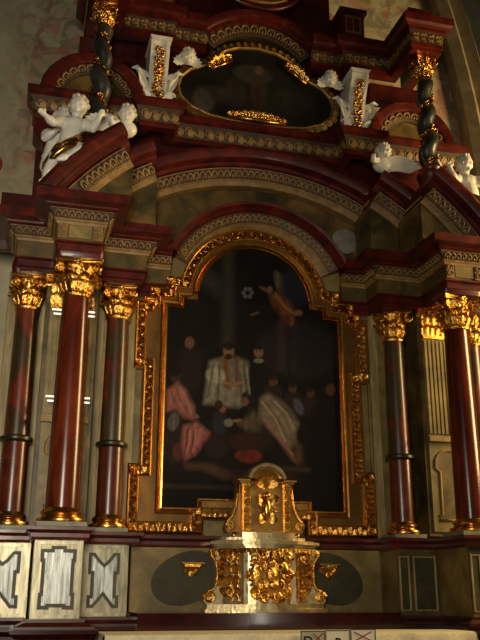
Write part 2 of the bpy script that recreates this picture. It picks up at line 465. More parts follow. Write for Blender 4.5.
# predella
t = thing('predella_panel', 'olive marbled panel below the painting on either side of the tabernacle', 'panel', (0, -.1, 1.1))
MB().box(-1.215, 1.215, -.13, -.002, 1.106, 1.665).build('field', 'olive', t)
for sg in (-1, 1):
    mb = MB(); pl = []
    for k in range(40):
        q = 2*PI*k/40
        x, z = .33*math.cos(q), .235*math.sin(q)
        pl.append((sg*(.70-x*.98+z*.25*0), 1.40+z-(-x)*.18))
    mb.prism_xz(pl, -.142, -.13); mb.build('oval_field', 'dark_green', t)
for sg, lb in ((-1, 'small gold bracket on the dark oval panel left of the tabernacle'), (1, 'small gold bracket on the dark oval panel right of the tabernacle')):
    t = thing('gold_bracket', lb, 'bracket', (sg*.66, -.145, 1.5), 'gold brackets on the predella')
    MB().box(sg*.66-.105, sg*.66+.105, -.25, -.144, 1.52, 1.535).build('shelf', 'gold_smooth', t)
    mb = MB(); mb.box(sg*.66-.075, sg*.66+.075, -.225, -.144, 1.495, 1.519)
    for dx in (-.05, 0, .05): mb.leaf((sg*.66+dx, -.15, 1.50), (1, 0, 0), (0, 0, -1), (0, -1, 0), .05, .06 if dx else .11, .3, .3)
    mb.spiral((sg*.66, -.19, 1.43), (1, 0, 0), (0, 0, 1), .03, .006, 1.4, .012)
    mb.build('carved_console', 'gold', t, True, ang=.9)

# ------------------------------------------------------------------ columns
def capital(parent, x, y, z0, h, r, half):
    cap = MB()
    cap.lathe([(0, -.01), (r*1.12, -.01), (r*1.2, .01), (r*1.12, .03), (r*1.02, .04), (r*1.0, h*.4), (r*1.12, h*.7), (r*1.35, h*.9), (0, h*.9)], x, y, z0, 24)
    o = cap.build('capital', 'gold', parent, True, ang=.7)
    lv = MB()
    for row, (k, z, hh, off) in enumerate(((8, .03, h*.45, 0), (8, h*.26, h*.47, PI/8))):
        for i in range(k):
            a = 2*PI*i/k+off+PI/2
            n = Vector((math.cos(a), math.sin(a), 0)); tt = Vector((-n.y, n.x, 0))
            lv.leaf(Vector((x, y, z0+z))+n*r*1.0, tt, (0, 0, 1), n, r*.84, hh, .26, .85, 10, 9, 4)
    l = lv.build('acanthus_leaves', 'gold', o, True, ang=1.0)
    vo = MB()
    for i in range(4):
        a = PI/4+i*PI/2; n = Vector((math.cos(a), math.sin(a), 0))
        c = Vector((x, y, z0+h*.74))+n*half*1.12
        vo.spiral(c, n, Vector((0, 0, 1)), h*.16, h*.03, 1.6, h*.055, ph=PI/2, n=6)
        vo.tube([Vector((x, y, z0+h*.45))+n*r*1.1, Vector((x, y, z0+h*.68))+n*half*.95, c+Vector((0, 0, h*.16))], h*.05, 6)
        b = i*PI/2+PI/2; m = Vector((math.cos(b), math.sin(b), 0)); s = Vector((-m.y, m.x, 0))
        f = Vector((x, y, z0+h*.88))+m*half*.92
        for q in range(5):
            e = 2*PI*q/5; vo.ball(f+s*(h*.06*math.cos(e))+Vector((0, 0, h*.06*math.sin(e))), h*.05, 6, 4)
        for sd in (-1, 1):
            vo.spiral(Vector((x, y, z0+h*.72))+m*(r*1.25)+s*(sd*r*.35), s*sd, Vector((0, 0, 1)), h*.085, h*.015, 1.4, h*.03, ph=PI*.7)
    vo.build('volutes', 'gold', o, True)
    ab = MB(); pts = []
    for i in range(4):
        a0 = -PI/4+i*PI/2
        m = Vector((math.cos(i*PI/2), math.sin(i*PI/2))); s = Vector((-m.y, m.x))
        for k in range(-4, 5):
            q = k/4*.94; d = half*(.86+.14*q*q)
            pts.append((x+m.x*d+s.x*half*q, y+m.y*d+s.y*half*q))
    for (k, zz0, zz1) in ((.94, .88, .93), (1.0, .93, 1.0)):
        ab.prism_xy([(x+(px-x)*k, y+(py-y)*k) for px, py in pts], z0+h*zz0, z0+h*zz1)
    ab.build('abacus', 'gold_smooth', o)
    return o

def column(name, sg, X, Y, r0, r1, half, label, ring=False, zc=3.79, ztop=4.105, group=None, sq=.2):
    x = sg*X
    t = thing(name, label, 'column', (x, Y, 1.78), group)
    MB().box(x-sq, x+sq, Y-sq, Y+sq, 1.78, 1.815).build('plinth', 'stone', t)
    k = r0
    MB().lathe([(0, 1.815), (k*1.45, 1.815), (k*1.5, 1.83), (k*1.45, 1.85), (k*1.24, 1.86), (k*1.17, 1.872), (k*1.22, 1.885), (k*1.26, 1.897), (k*1.2, 1.91), (k*1.05, 1.925), (k, 1.935), (0, 1.935)], x, Y, 0, 40).build('base', 'gold_smooth', t, True, ang=.8)
    if ring:
        zr = 2.57
        MB().lathe([(0, 1.935), (r0, 1.935), (r0*.985, zr-.03), (0, zr-.03)], x, Y, 0, 40).build('lower_shaft', 'shaft_low', t, True, ang=.8)
        MB().lathe([(0, zr-.03), (r0*1.05, zr-.03), (r0*1.28, zr-.012), (r0*1.28, zr+.012), (r0*1.08, zr+.03), (0, zr+.03)], x, Y, 0, 40).build('ring', 'bronze', t, True, ang=.8)
        MB().lathe([(0, zr+.03), (r0*.96, zr+.03), (r1, zc), (0, zc)], x, Y, 0, 40).build('shaft', 'shaft_mixed', t, True, ang=.8)
    else:
        pr = [(0, 1.935)]+[(r0+(r1-r0)*(q/10)**1.6, 1.935+(zc-1.935)*q/10) for q in range(11)]+[(0, zc)]
        MB().lathe(pr, x, Y, 0, 48).build('shaft', 'shaft', t, True, ang=.8)
    capital(t, x, Y, zc, ztop-zc, r1, half)
    h2 = half*.95
    pr = [(-h2, 0), (-h2*1.04, .02), (-h2*1.06, .055), (-h2*1.04, .09), (-h2, .108)]
    mb = MB()
    ring_ = []
    for d, z in [(0, 0), (.008, .02), (.012, .065), (.008, .115), (0, .135)]:
        q = h2+d; pts = []
        for cx_, cy_, a0 in ((1, -1, -PI/2), (1, 1, 0), (-1, 1, PI/2), (-1, -1, PI)):
            rr = .05
            for e in range(4):
                a = a0+PI/2*e/3
                pts.append((x+cx_*(q-rr)+rr*math.cos(a), Y+cy_*(q-rr)+rr*math.sin(a), ztop+.001+z))
        ring_.append(pts)
    mb.rings(ring_)
    mb.build('impost_block', 'red', t, True, ang=.6)
    return t
G = 'columns of the altar'
column('tall_column', -1, 1.89, -.75, .138, .118, .215, 'tall dark red column standing forward between two marbled columns, left of the painting', group=G)
column('tall_column', 1, 1.89, -.75, .138, .118, .215, 'tall dark red column with a golden streak of light, right of the painting', group=G)
column('marbled_column', -1, 1.45, -.21, .115, .1, .165, 'marbled column with dark ring just left of the gold painting frame', True, group=G, sq=.165)
column('marbled_column', 1, 1.45, -.21, .115, .1, .165, 'marbled column with dark ring just right of the gold painting frame', True, group=G, sq=.165)
column('marbled_column', -1, 2.31, -.28, .115, .1, .165, 'marbled column with dark ring at the far left against the plaster wall', True, group=G, sq=.165)
column('marbled_column', 1, 2.31, -.28, .115, .1, .165, 'marbled column half hidden behind the right tall red column', True, group=G, sq=.165)

# thin white bars behind the left tall column, made bright by emission
for z, lb in ((3.71, 'pair of thin glowing white bars crossing behind the left tall column just under its capital'), (2.90, 'pair of thin glowing white bars crossing behind the left tall column at mid height')):
    t = thing('glowing_bar', lb, 'bright_bar', (-1.89, -.56, z), 'white bars behind the left tall column')
    for dz, e in ((.02, .0), (-.02, .03)):
        mb = MB(); mb.tube([(-2.085+e*.5, -.565, z+dz), (-1.70-e*0, -.565, z+dz)], .0085, 8); mb.build('tube', 'bright_bar', t)
    MB().box(-1.95, -1.83, -.555, -.36, z-.03, z+.03).build('bracket', 'stone', t)

# ------------------------------------------------------------------ entablatures
CZ = 3.07      # centre of the big pediment arch
def entablature(sg, label):
    path = wing(sg, OX=2.44)
    if sg < 0: path = path[:-1]+[(-.93, -.1)]
    t = thing('entablature', label, 'entablature', (sg*1.9, -.4, 4.24), 'stepped entablatures over the columns')
    plan_sweep(MB(), path, [(-.05, 4.245), (.0, 4.245), (.0, 4.26), (.0, 4.42), (-.05, 4.42)]).build('frieze', 'green', t)
    plan_sweep(MB(), path, [(-.05, 4.112), (-.03, 4.112), (-.03, 4.15), (-.01, 4.16), (-.01, 4.22), (.02, 4.23), (.02, 4.244), (-.05, 4.244)]).build('architrave', 'red', t)
    for q0, q1 in ((1.702, 1.785), (2.015, 2.098)):
        e0, e1 = sorted((sg*q0, sg*q1)); mb = MB().box(e0, e1, -.994, -.975, 4.262, 4.415); o_ = mb.build('cream_border', 'cream', t)
        mb = MB()
        for k in range(2): loop_motif(mb, Vector(((e0+e1)/2, -.995, 4.275+.068*k)), Vector((1, 0, 0)), Vector((0, 0, 1)), Vector((0, -1, 0)), .07, .068, .007)
        mb.build('carved_loops', 'cream', o_, True)
    e0, e1 = sorted((sg*1.80, sg*2.0)); MB().box(e0, e1, -.99, -.975, 4.275, 4.41).build('frieze_panel', 'olive', t)
    b = plan_sweep(MB(), path, [(-.05, 4.40), (.012, 4.40), (.018, 4.42), (.03, 4.43), (.085, 4.525), (-.05, 4.525)]).build('cream_band', 'cream', t)
    mb = MB(); dk = MB()
    lo = plan_offset(path, .036); hi = plan_offset(path, .088)
    for i in range(len(path)-1):
        a0, a1 = Vector((*lo[i], 4.444)), Vector((*lo[i+1], 4.444)); b0, b1 = Vector((*hi[i], 4.515)), Vector((*hi[i+1], 4.515))
        tt = (a1-a0).normalized()
        n = Vector((path[i+1][1]-path[i][1], -(path[i+1][0]-path[i][0]), 0)).normalized()
        u = (n*.052+Vector((0, 0, .071))); u.normalize(); nn = tt.cross(u)
        if nn.dot(n) < 0: nn = -nn
        pts = [a0, a1] if (b1-b0).length > (a1-a0).length else [a0.lerp(a1, .02), a0.lerp(a1, .98)]
        carved_band(mb, pts, u, nn, .062, .088, .0075)
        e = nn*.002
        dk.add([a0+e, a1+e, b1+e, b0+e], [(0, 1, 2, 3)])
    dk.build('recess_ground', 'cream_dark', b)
    mb.build('carved_loops', 'cream', b, True)
    plan_sweep(MB(), path, [(-.05, 4.522), (.09, 4.522), (.12, 4.535), (.12, 4.555), (.165, 4.56), (.21, 4.566), (.21, 4.65), (-.05, 4.66)]).build('cornice', 'red', t)
    sp = [(3.4, -.02), (2.46, -.02), (2.46, -.3), (2.2, -.3)]
    sp = [(-x, y) for x, y in sp] if sg < 0 else list(reversed(sp))
    plan_sweep(MB(), sp, [(-.02, 4.46), (.04, 4.46), (.06, 4.465), (.06, 4.60), (.11, 4.605), (.11, 4.72), (.17, 4.725), (.17, 4.89), (-.02, 4.91)]).build('side_cornice', 'red_dark', t)
    return t
entablature(-1, 'stepped red and cream entablature resting on the three left columns')
entablature(1, 'stepped red and cream entablature resting on the three right columns')

# arch over the painting
t = thing('painting_arch', 'red and cream carved arch curving over the gold frame of the large painting', 'arch', (0, -.1, 4.6))
A1 = math.acos((4.62-4.16)/1.05)
am = math.asin(.93/1.0)
arc_sweep(MB(), 4.16, -1.12, 1.12, [(.80, .02), (.80, .05), (.84, .07), (.86, .10), (.97, .16), (.97, .02)], 40).build('cream_band', 'cream', t, True, ang=.6)
mb = MB(); pts = [(.872*math.sin(q), -.118, 4.16+.872*math.cos(q)) for q in [(-1.1+2.2*k/60) for k in range(61)]]
carved_band(mb, pts, lambda p, tt: Vector((p.x, 0, p.z-4.16)).normalized()*.9+Vector((0, -.4, 0)), lambda p, tt: Vector((0, -.9, 0))-Vector((p.x, 0, p.z-4.16)).normalized()*.4, .062, .1, .0085)
mb.build('carved_loops', 'cream', t, True)
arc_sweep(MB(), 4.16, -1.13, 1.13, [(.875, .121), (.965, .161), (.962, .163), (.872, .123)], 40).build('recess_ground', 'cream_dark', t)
arc_sweep(MB(), 4.16, -1.13, 1.13, [(.968, .02), (.968, .165), (.985, .20), (1.01, .20), (1.03, .25), (1.06, .26), (1.07, .02)], 40).build('red_moulding', 'red', t, True, ang=.5)

# ------------------------------------------------------------------ pediment
def seg_angle(x, r=2.55): return math.asin(x/r)
def pediment(x0, x1, D, label, sg=0, fill=True, cz_=CZ):
    """one stepped length of the arched pediment; x range at the red moulding"""
    t = thing('pediment_section', label, 'pediment', ((sg*(x0+x1)/2) if sg else 0, -D/2, 4.66), 'arched pediment sections')
    if sg: a0, a1 = sg*seg_angle(x0), sg*seg_angle(x1)
    else: a0, a1 = -seg_angle(x1), seg_angle(x1)
    n = 40 if not sg else 18
    zc = 4.655 if sg else None
    arc_sweep(MB(), cz_, a0, a1, [(2.55, .03), (2.55, D+.05), (2.58, D+.10), (2.61, D+.11), (2.615, D+.15), (2.63, D+.19), (2.665, D+.213), (2.71, D+.222), (2.75, D+.20), (2.75, .03)], n, zcut=zc).build('red_cornice', 'red', t, True, ang=.5)
    k = .0 if not sg else .03
    b0, b1 = (a0+sg*k, a1) if sg else (a0, a1)
    bnd = arc_sweep(MB(), cz_, b0, b1, [(2.38, .03), (2.38, D+.015), (2.40, D+.025), (2.42, D+.03), (2.55, D+.10), (2.55, .03)], n, zcut=zc).build('cream_band', 'cream', t, True, ang=.5)
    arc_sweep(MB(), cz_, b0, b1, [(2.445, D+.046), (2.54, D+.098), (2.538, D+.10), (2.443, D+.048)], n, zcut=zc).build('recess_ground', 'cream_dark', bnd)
    mb = MB(); pts = [(2.44*math.sin(q), -(D+.05), cz_+2.44*math.cos(q)) for q in [b0+(b1-b0)*i/40 for i in range(41)] if cz_+2.44*math.cos(q) > 4.68]
    U = lambda p, tt: Vector((p.x, 0, p.z-cz_)).normalized()*.9+Vector((0, -.45, 0))
    N = lambda p, tt: Vector((0, -.9, 0))-Vector((p.x, 0, p.z-cz_)).normalized()*.45
    carved_band(mb, pts, U, N, .066, .11, .009)
    if sg:    # carved return on the exposed inner side
        q = b0; mr = MB()
        for j in range(max(1, int((D-.12)/.07))):
            p = Vector((2.44*math.sin(q)-sg*.02, -.14-.07*j, cz_+2.44*math.cos(q)))
            loop_motif(mr, p, Vector((0, -1, 0)), Vector((math.sin(q), 0, math.cos(q))), Vector((-sg, 0, 0)), .066, .11, .009)
        mr.build('carved_return', 'cream', bnd, True)
    mb.build('carved_loops', 'cream', bnd, True)
    if fill and sg:
        pl = []
        for i in range(13):
            q = b0+(b1-b0)*i/12
            pl.append((2.39*math.sin(q), cz_+2.39*math.cos(q)))
        pl = [p for p in pl if p[1] > 4.655]
        pl = pl+[(pl[-1][0], 4.652), (pl[0][0], 4.652)]
        MB().prism_xz(pl, -D, -.03).build('face', 'green', t)
    return t
pediment(0, 1.2, .12, 'set back middle of the big red arched pediment above the painting')
pediment(1.16, 1.62, .45, 'short middle step of the red pediment, left of centre', -1, cz_=3.12)
pediment(1.16, 1.62, .45, 'short middle step of the red pediment, right of centre', 1, cz_=3.12)
pediment(1.50, 2.40, 1.0, 'forward red pediment piece under the white putti above the left tall column', -1, cz_=3.16)
pediment(1.50, 2.40, 1.0, 'forward red pediment piece above the right tall column, its brown end showing', 1, cz_=3.16)

mb = MB(); mb.lathe([(0, 0), (.0, .012), (.13, .012), (.15, 0)], 0, 0, 0, 32)
o = mb.build('painted_medallion', 'stone', None, True); o.rotation_euler = (PI/2, 0, 0); o.location = (1.06, -.02, 5.04)
o.location = (1.03, -.021, 4.98); tag(o, 'faint grey round medallion on the green field right of the arch', 'medallion')

# ------------------------------------------------------------------ large painting and gold frame
arcs = lambda R, x0, n=22: [(R*math.cos(a), 4.16+R*math.sin(a)) for a in [math.asin(x0)+(PI/2-math.asin(x0))*i/n for i in range(n+1)]]
outer_half = [(0, 1.93), (.52, 1.93), (.52, 1.79), (1.25, 1.79), (1.25, 2.43), (1.14, 2.43), (1.14, 3.36), (1.235, 3.36), (1.235, 4.05), (1.165, 4.05), (1.165, 4.11), (1.10, 4.11), (1.10, 4.22), (.945, 4.22), (.945, 4.345)]
outer_half += arcs(.80, .185/.80)[:-1]+[(0, 4.96)]
inner_half = [(0, 2.13), (.575, 2.13), (.575, 2.04), (.91, 2.04), (.91, 4.02), (.745, 4.02), (.745, 4.12), (.59, 4.12)]+arcs(.59, .02)[:-1]+[(0, 4.75)]
outer = mirror_poly(outer_half); inner = mirror_poly(inner_half)
t = thing('picture_frame', 'carved gold frame with stepped corners and arched top around the large painting', 'frame', (0, -.02, 1.79))
mb = MB().prism_xz(outer, -.045, .0); mb.build('gilt_field', 'gold_flat', t)
def frame_sweep(poly, prof):
    m = MB(); rows = [poly_offset(poly, o) for o, d in prof]
    rr = [[(rows[j][i][0], -prof[j][1], rows[j][i][1]) for j in range(len(prof))] for i in range(len(poly))]
    return m.rings(rr, path_closed=True, caps=False)
frame_sweep(outer, [(0, .02), (0, .095), (.012, .105), (.024, .095), (.03, .062), (.085, .056), (.09, .078), (.102, .085), (.112, .075), (.114, .02)]).build('outer_moulding', 'gold_smooth', t)
mb = MB(); mid = poly_offset(outer, .057)
N_ = len(mid)
for i in range(N_):
    p0, p1 = Vector((mid[i][0], -.066, mid[i][1])), Vector((mid[(i+1) % N_][0], -.066, mid[(i+1) % N_][1]))
frame_sweep(outer, [(.031, .058), (.031, .066), (.084, .062), (.084, .054)]).build('dark_ground', 'inlay', t)
mids = [Vector((x, -.066, z)) for x, z in mid]; mids.append(mids[0])
flip = 1
for p, tt in along(mids, .052):
    nrm = Vector((-tt.z, 0, tt.x)); n = Vector((0, -1, 0))
    flip = -flip
    mb.leaf(p-tt*.04+nrm*(flip*.012), nrm, tt, n, .042, .068, .34, .7, 4, 5)
    mb.spiral(p+nrm*(flip*-.018)+n*.01, tt, nrm, .02, .004, 1.4, .0055, ph=flip, seg=10)
mb.build('carved_foliage', 'gold', t, True, ang=1.0)
# corner clusters at the ears
for sg in (-1, 1):
    for (x, z) in ((1.195, 2.375), (1.185, 3.415), (1.10, 4.055), (1.035, 4.165), (.88, 4.285), (1.19, 1.85)):
        c = Vector((sg*x, -.09, z)); mb = MB()
        for k in range(5):
            q = 2*PI*k/5+.3
            d = Vector((math.cos(q), 0, math.sin(q))); s = Vector((-d.z, 0, d.x))
            mb.leaf(c, s, d, (0, -1, 0), .034, .056, .35, .7, 4, 5)
        mb.ball(c+Vector((0, -.02, 0)), .018, 8, 6)
        mb.build('corner_cluster', 'gold', t, True, ang=1.0)
frame_sweep(poly_offset(inner, -.07), [(0, .04), (.004, .056), (.02, .052), (.034, .062), (.05, .08), (.062, .082), (.07, .07), (.074, .04)]).build('inner_fillet', 'gold_smooth', t)
# raised gilt step in the middle of the lower edge
mb = MB(); mb.box(-.53, .53, -.075, -.045, 1.95, 2.10)
for k in range(11):
    c = Vector((-.48+.096*k, -.075, 2.02)); mb.leaf(c-Vector((0, 0, .05)), (1, 0, 0), (0, 0, 1), (0, -1, 0), .08, .09, .3, .5, 4, 5)
mb.build('lower_step', 'gold_dull', t, True, ang=.6)

def inside(px, pz, poly):
    r = np.zeros(px.shape, bool); n = len(poly); j = n-1
    for i in range(n):
        xi, zi = poly[i]; xj, zj = poly[j]
        c = ((zi > pz) != (zj > pz)) & (px < (xj-xi)*(pz-zi)/((zj-zi) or 1e-12)+xi)
        r ^= c; j = i
    return r

def painted(name, poly, nx, nz, y, fn, parent=None):
    xs = [p[0] for p in poly]; zs = [p[1] for p in poly]
    X, Z = np.meshgrid(np.linspace(min(xs), max(xs), nx), np.linspace(min(zs), max(zs), nz))
    colr = fn(X, Z)
    big = poly_offset(poly, -.016)
    keep = inside(X, Z, big)
    vs = np.stack([X, np.full_like(X, y), Z], -1).reshape(-1, 3)
    idx = np.arange(nx*nz).reshape(nz, nx)
    kk = keep[:-1, :-1] & keep[1:, :-1] & keep[:-1, 1:] & keep[1:, 1:]
    f = np.stack([idx[:-1, :-1], idx[:-1, 1:], idx[1:, 1:], idx[1:, :-1]], -1)[kk]
    used = np.unique(f); mp = -np.ones(nx*nz, int); mp[used] = np.arange(len(used))
    me = bpy.data.meshes.new(name); me.from_pydata(vs[used].tolist(), [], mp[f].tolist())
    at = me.color_attributes.new('paint', 'FLOAT_COLOR', 'POINT')
    rgba = np.concatenate([colr.reshape(-1, 3)[used], np.ones((len(used), 1))], 1)
    at.data.foreach_set('color', rgba.astype(np.float32).ravel())
    me.materials.append(M['canvas'])
    o = bpy.data.objects.new(name, me); COL.objects.link(o)
    if parent: o.parent = parent; o.matrix_parent_inverse = Matrix.Translation(parent.location).inverted()
    return o

rng = np.random.RandomState(3)
def smooth_noise(U, V, s):
    g = rng.rand(64, 64); a = U*s; b = V*s
    i = np.floor(a).astype(int); j = np.floor(b).astype(int); fa = a-i; fb = b-j
    fa = fa*fa*(3-2*fa); fb = fb*fb*(3-2*fb)
    G = lambda p, q: g[p % 64, q % 64]
    return (G(i, j)*(1-fa)+G(i+1, j)*fa)*(1-fb)+(G(i, j+1)*(1-fa)+G(i+1, j+1)*fa)*fb

def big_picture(X, Z):
    """a dim religious scene: robed men around a kneeling figure, an angel above"""
    z_ = Z-3.4; U = 256.9+94.76*X-.29*z_-3.43*X*z_-2.69*X*X; V = 372.7+6.33*X-95.62*z_+2.48*X*z_+3.47*z_*z_
    # a few pixels of lean in the picture space used below
    C = np.zeros(X.shape+(3,)); base = np.array(lin((23, 18, 14)))
    n1 = smooth_noise(U, V, .05); n2 = smooth_noise(U, V, .16); n3 = smooth_noise(U, V, .5)
    C[:] = base; C *= (.6+.5*n1+.25*n2)[..., None]
    def mix(m, col, shade=None):
        nonlocal C
        c = np.array(lin(col))[None, None]*np.ones_like(C)
        if shade is not None: c = c*shade[..., None]
        C = C*(1-m[..., None])+c*m[..., None]
    def ell(cx, cy, rx, ry, col, ang=0, soft=.35, fold=0, fa=0, op=1.):
        ca, sa = math.cos(ang), math.sin(ang)
        a = ((U-cx)*ca+(V-cy)*sa)/rx; b = (-(U-cx)*sa+(V-cy)*ca)/ry
        d = np.sqrt(a*a+b*b); m = np.clip((1+soft/2-d)/soft, 0, 1)*op
        sh = None
        if fold: sh = 1+.42*(np.sin(((U*math.cos(fa)+V*math.sin(fa))+9*n1+2.5*n2)*fold)*.6+(n2-.5)*1.1)*.75
        mix(m, col, sh)
    def poly(pts, col, soft=1.6, fold=0, fa=0, op=1.):
        pts = np.array(pts, float); d = np.full(U.shape, 1e9)
        for i in range(len(pts)):
            a, b = pts[i], pts[(i+1) % len(pts)]; ab = b-a
            tt = np.clip(((U-a[0])*ab[0]+(V-a[1])*ab[1])/(ab@ab+1e-9), 0, 1)
            d = np.minimum(d, np.hypot(U-a[0]-tt*ab[0], V-a[1]-tt*ab[1]))
        ins = inside(U, V, [tuple(p) for p in pts]); sd = np.where(ins, d, -d)
        m = np.clip(sd/soft*.5+.5, 0, 1)*op; sh = None
        if fold: sh = 1+.4*(np.sin(((U*math.cos(fa)+V*math.sin(fa))+9*n1+2.5*n2)*fold)*.6+(n2-.5)*1.1)*.75
        mix(m, col, sh)
    # architecture, paler sky openings
    poly([(226, 250), (236, 250), (236, 345), (224, 345)], (52, 46, 40), 4)
    poly([(205, 262), (228, 285), (222, 300), (205, 285)], (46, 44, 42), 5)
    ell(300, 350, 40, 30, (42, 38, 40), op=.7); poly([(280, 320), (288, 320), (288, 370), (279, 370)], (62, 48, 42), 3, op=.7)
    poly([(294, 322), (299, 322), (299, 372), (293, 372)], (56, 42, 38), 3, op=.6)
    ell(300, 285, 18, 20, (44, 46, 56), op=.6)
    # angel
    ell(280, 281, 3.6, 11, (92, 80, 64), -.22, fold=.8, op=.8); ell(284, 283, 2.6, 10, (70, 58, 46), -.1, op=.6)
    poly([(272, 294), (280, 292), (290, 302), (298, 312), (294, 320), (284, 316), (276, 306)], (120, 72, 40), 3.5, .5, .8, op=.9)
    ell(301, 313, 4, 3, (118, 82, 62), .4); ell(294, 322, 2.5, 4.5, (112, 70, 46), .2); ell(288, 320, 5, 6, (84, 48, 30), .2, op=.7)
    ell(272, 290, 3, 3.6, (108, 80, 62)); ell(266, 289, 5, 1.8, (98, 74, 56), .5); ell(257, 314, 5, 1.6, (86, 66, 52), -.3)
    for k in range(6): ell(250+4.2*math.cos(k*1.05), 293+4.2*math.sin(k*1.05), 2.1, 2.1, (88, 86, 86))
    # standing figures behind
    ell(193, 368, 12, 26, (36, 28, 26)); ell(192, 343, 4.6, 6, (104, 74, 58))
    poly([(212, 362), (232, 355), (250, 362), (254, 400), (240, 408), (206, 404)], (122, 116, 100), 2.6, .5, .25)
    poly([(225, 358), (231, 356), (232, 388), (226, 388)], (110, 66, 36), 2); poly([(237, 356), (241, 360), (241, 386), (237, 386)], (96, 58, 34), 2)
    ell(231, 351, 5.4, 7, (128, 94, 72)); ell(231, 346, 6, 4, (34, 26, 22)); ell(231, 357, 4, 3, (44, 32, 26)); ell(218, 376, 10, 8, (148, 142, 124), .3, fold=.8); ell(240, 384, 8, 3, (120, 88, 68), -.1)
    poly([(250, 372), (262, 366), (274, 372), (280, 405), (250, 402)], (24, 20, 22), 3); ell(261, 352, 4.6, 6, (122, 90, 70)); ell(261, 361, 5, 2.4, (120, 112, 100)); ell(261, 347, 5, 3, (30, 24, 20))
    for x, y, k in ((275, 381, .8), (295, 388, .8), (313, 393, .6)):
        ell(x, y+14, 9, 12, (46, 34, 32)); ell(x, y, 4, 5, (98, 66, 48), op=k); ell(x-1, y-3.5, 4.4, 3, (34, 24, 20), op=.9)
    # seated figure in rose at left
    ell(176, 440, 11, 26, (40, 30, 28)); ell(178, 377, 5, 6.5, (66, 44, 34)); ell(177, 373, 6, 4, (30, 22, 18))
    poly([(170, 391), (181, 383), (188, 391), (196, 407), (196, 419), (187, 418), (180, 410), (170, 411)], (152, 96, 86), 3, .5, .1)
    ell(176, 422, 5.5, 9, (96, 88, 84), .2, fold=.8); ell(181, 452, 6, 9, (84, 44, 38))
    poly([(186, 426), (199, 422), (212, 433), (211, 439), (205, 443), (201, 451), (196, 456), (187, 460), (184, 442)], (150, 90, 82), 2.6, .7, .1)
    ell(198, 416, 4, 2.2, (120, 84, 64), .6)
    # child and the man's outstretched hands
    ell(222, 424, 7, 13, (40, 42, 54)); ell(225, 408, 3.6, 5, (122, 80, 54)); ell(221, 405, 4, 5, (54, 32, 22)); ell(231, 423, 4.5, 4, (112, 108, 96)); ell(240, 421, 5, 1.8, (128, 96, 70), -.05)
    # kneeling figure in white cloak
    ell(262, 428, 15, 22, (40, 32, 26), -.3)
    poly([(263, 398), (271, 394), (283, 401), (297, 416), (301, 424), (297, 434), (298, 444), (291, 449), (276, 434), (262, 417)], (124, 110, 92), 3, .42, -.75)
    poly([(262, 414), (266, 416), (294, 450), (300, 464), (294, 460), (280, 440)], (122, 84, 76), 2, op=.85); poly([(296, 440), (304, 446), (307, 466), (298, 462)], (96, 78, 58), 3, op=.7)
    ell(301, 407, 4.5, 9, (84, 88, 100), -.4, op=.7); ell(250, 397, 6, 5.5, (40, 28, 22)); ell(247, 402, 4, 4.4, (112, 78, 56)); poly([(240, 424), (256, 412), (264, 420), (262, 432), (248, 430)], (84, 72, 56), 3, .7)
    ell(251, 456, 13, 7, (104, 38, 26), .05, fold=.5); ell(246, 442, 16, 9, (52, 30, 24)); ell(220, 446, 12, 12, (44, 30, 28))
    # fold strokes: lit ridges and dark creases painted on the robes
    def stroke(pts, w, col, op=.8):
        for a, b in zip(pts[:-1], pts[1:]):
            n = max(2, int(math.hypot(b[0]-a[0], b[1]-a[1])/1.2))
            d = np.full(U.shape, 1e9); ab = (b[0]-a[0], b[1]-a[1])
            tt = np.clip(((U-a[0])*ab[0]+(V-a[1])*ab[1])/(ab[0]**2+ab[1]**2+1e-9), 0, 1)
            mix(np.clip(1.4-np.hypot(U-a[0]-tt*ab[0], V-a[1]-tt*ab[1])/w, 0, 1)*op, col)
    for x0, y0, x1, y1 in ((267, 402, 290, 440), (273, 400, 295, 436), (280, 402, 298, 426)): stroke([(x0, y0), ((x0+x1)/2+2, (y0+y1)/2-2), (x1, y1)], 1.0, (84, 72, 62), .55)
    for x0, y0, x1, y1 in ((264, 402, 288, 442), (277, 402, 297, 430)): stroke([(x0, y0), ((x0+x1)/2+2, (y0+y1)/2-2), (x1, y1)], .9, (172, 156, 130), .6)
    stroke([(264, 416), (278, 434), (295, 455)], 1.2, (146, 100, 92), .7)
    for x in (190, 196): stroke([(x, 430), (x-1, 443), (x-3, 454)], 1.0, (86, 46, 42), .7); stroke([(x+2.5, 430), (x+2, 440), (x-.5, 452)], .9, (182, 124, 114), .6)
    for a in ((174, 392, 183, 410), (179, 388, 190, 412)): stroke([a[:2], ((a[0]+a[2])/2-2, (a[1]+a[3])/2), a[2:]], 1.0, (104, 58, 54), .6)
    stroke([(183, 388), (190, 402), (193, 412)], 1.4, (178, 120, 106), .5)
    for x0, y0, x1, y1 in ((216, 364, 210, 398), (222, 366, 220, 402), (246, 364, 250, 396), (242, 372, 244, 402)): stroke([(x0, y0), (x1, y1)], 1.0, (66, 60, 50), .7)
    for x0, y0, x1, y1 in ((219, 364, 215, 398), (249, 368, 252, 394)): stroke([(x0, y0), (x1, y1)], 1.0, (158, 152, 134), .6)
    stroke([(222, 380), (234, 386), (246, 382)], 1.3, (150, 112, 86), .8); stroke([(278, 294), (286, 306), (298, 315)], 1.2, (160, 110, 66), .6); stroke([(276, 300), (282, 312), (284, 322)], 1.0, (70, 40, 26), .7)
    for x, y, w_ in ((192, 343, 4), (231, 351, 4.6), (261, 352, 4), (226, 408, 3), (279, 382, 3)):
        stroke([(x-w_*.5, y-.8), (x-w_*.2, y-.8)], .6, (30, 20, 16), .8); stroke([(x+w_*.2, y-.8), (x+w_*.5, y-.8)], .6, (30, 20, 16), .8); stroke([(x, y-.5), (x+.4, y+1.6)], .5, (160, 120, 92), .7)
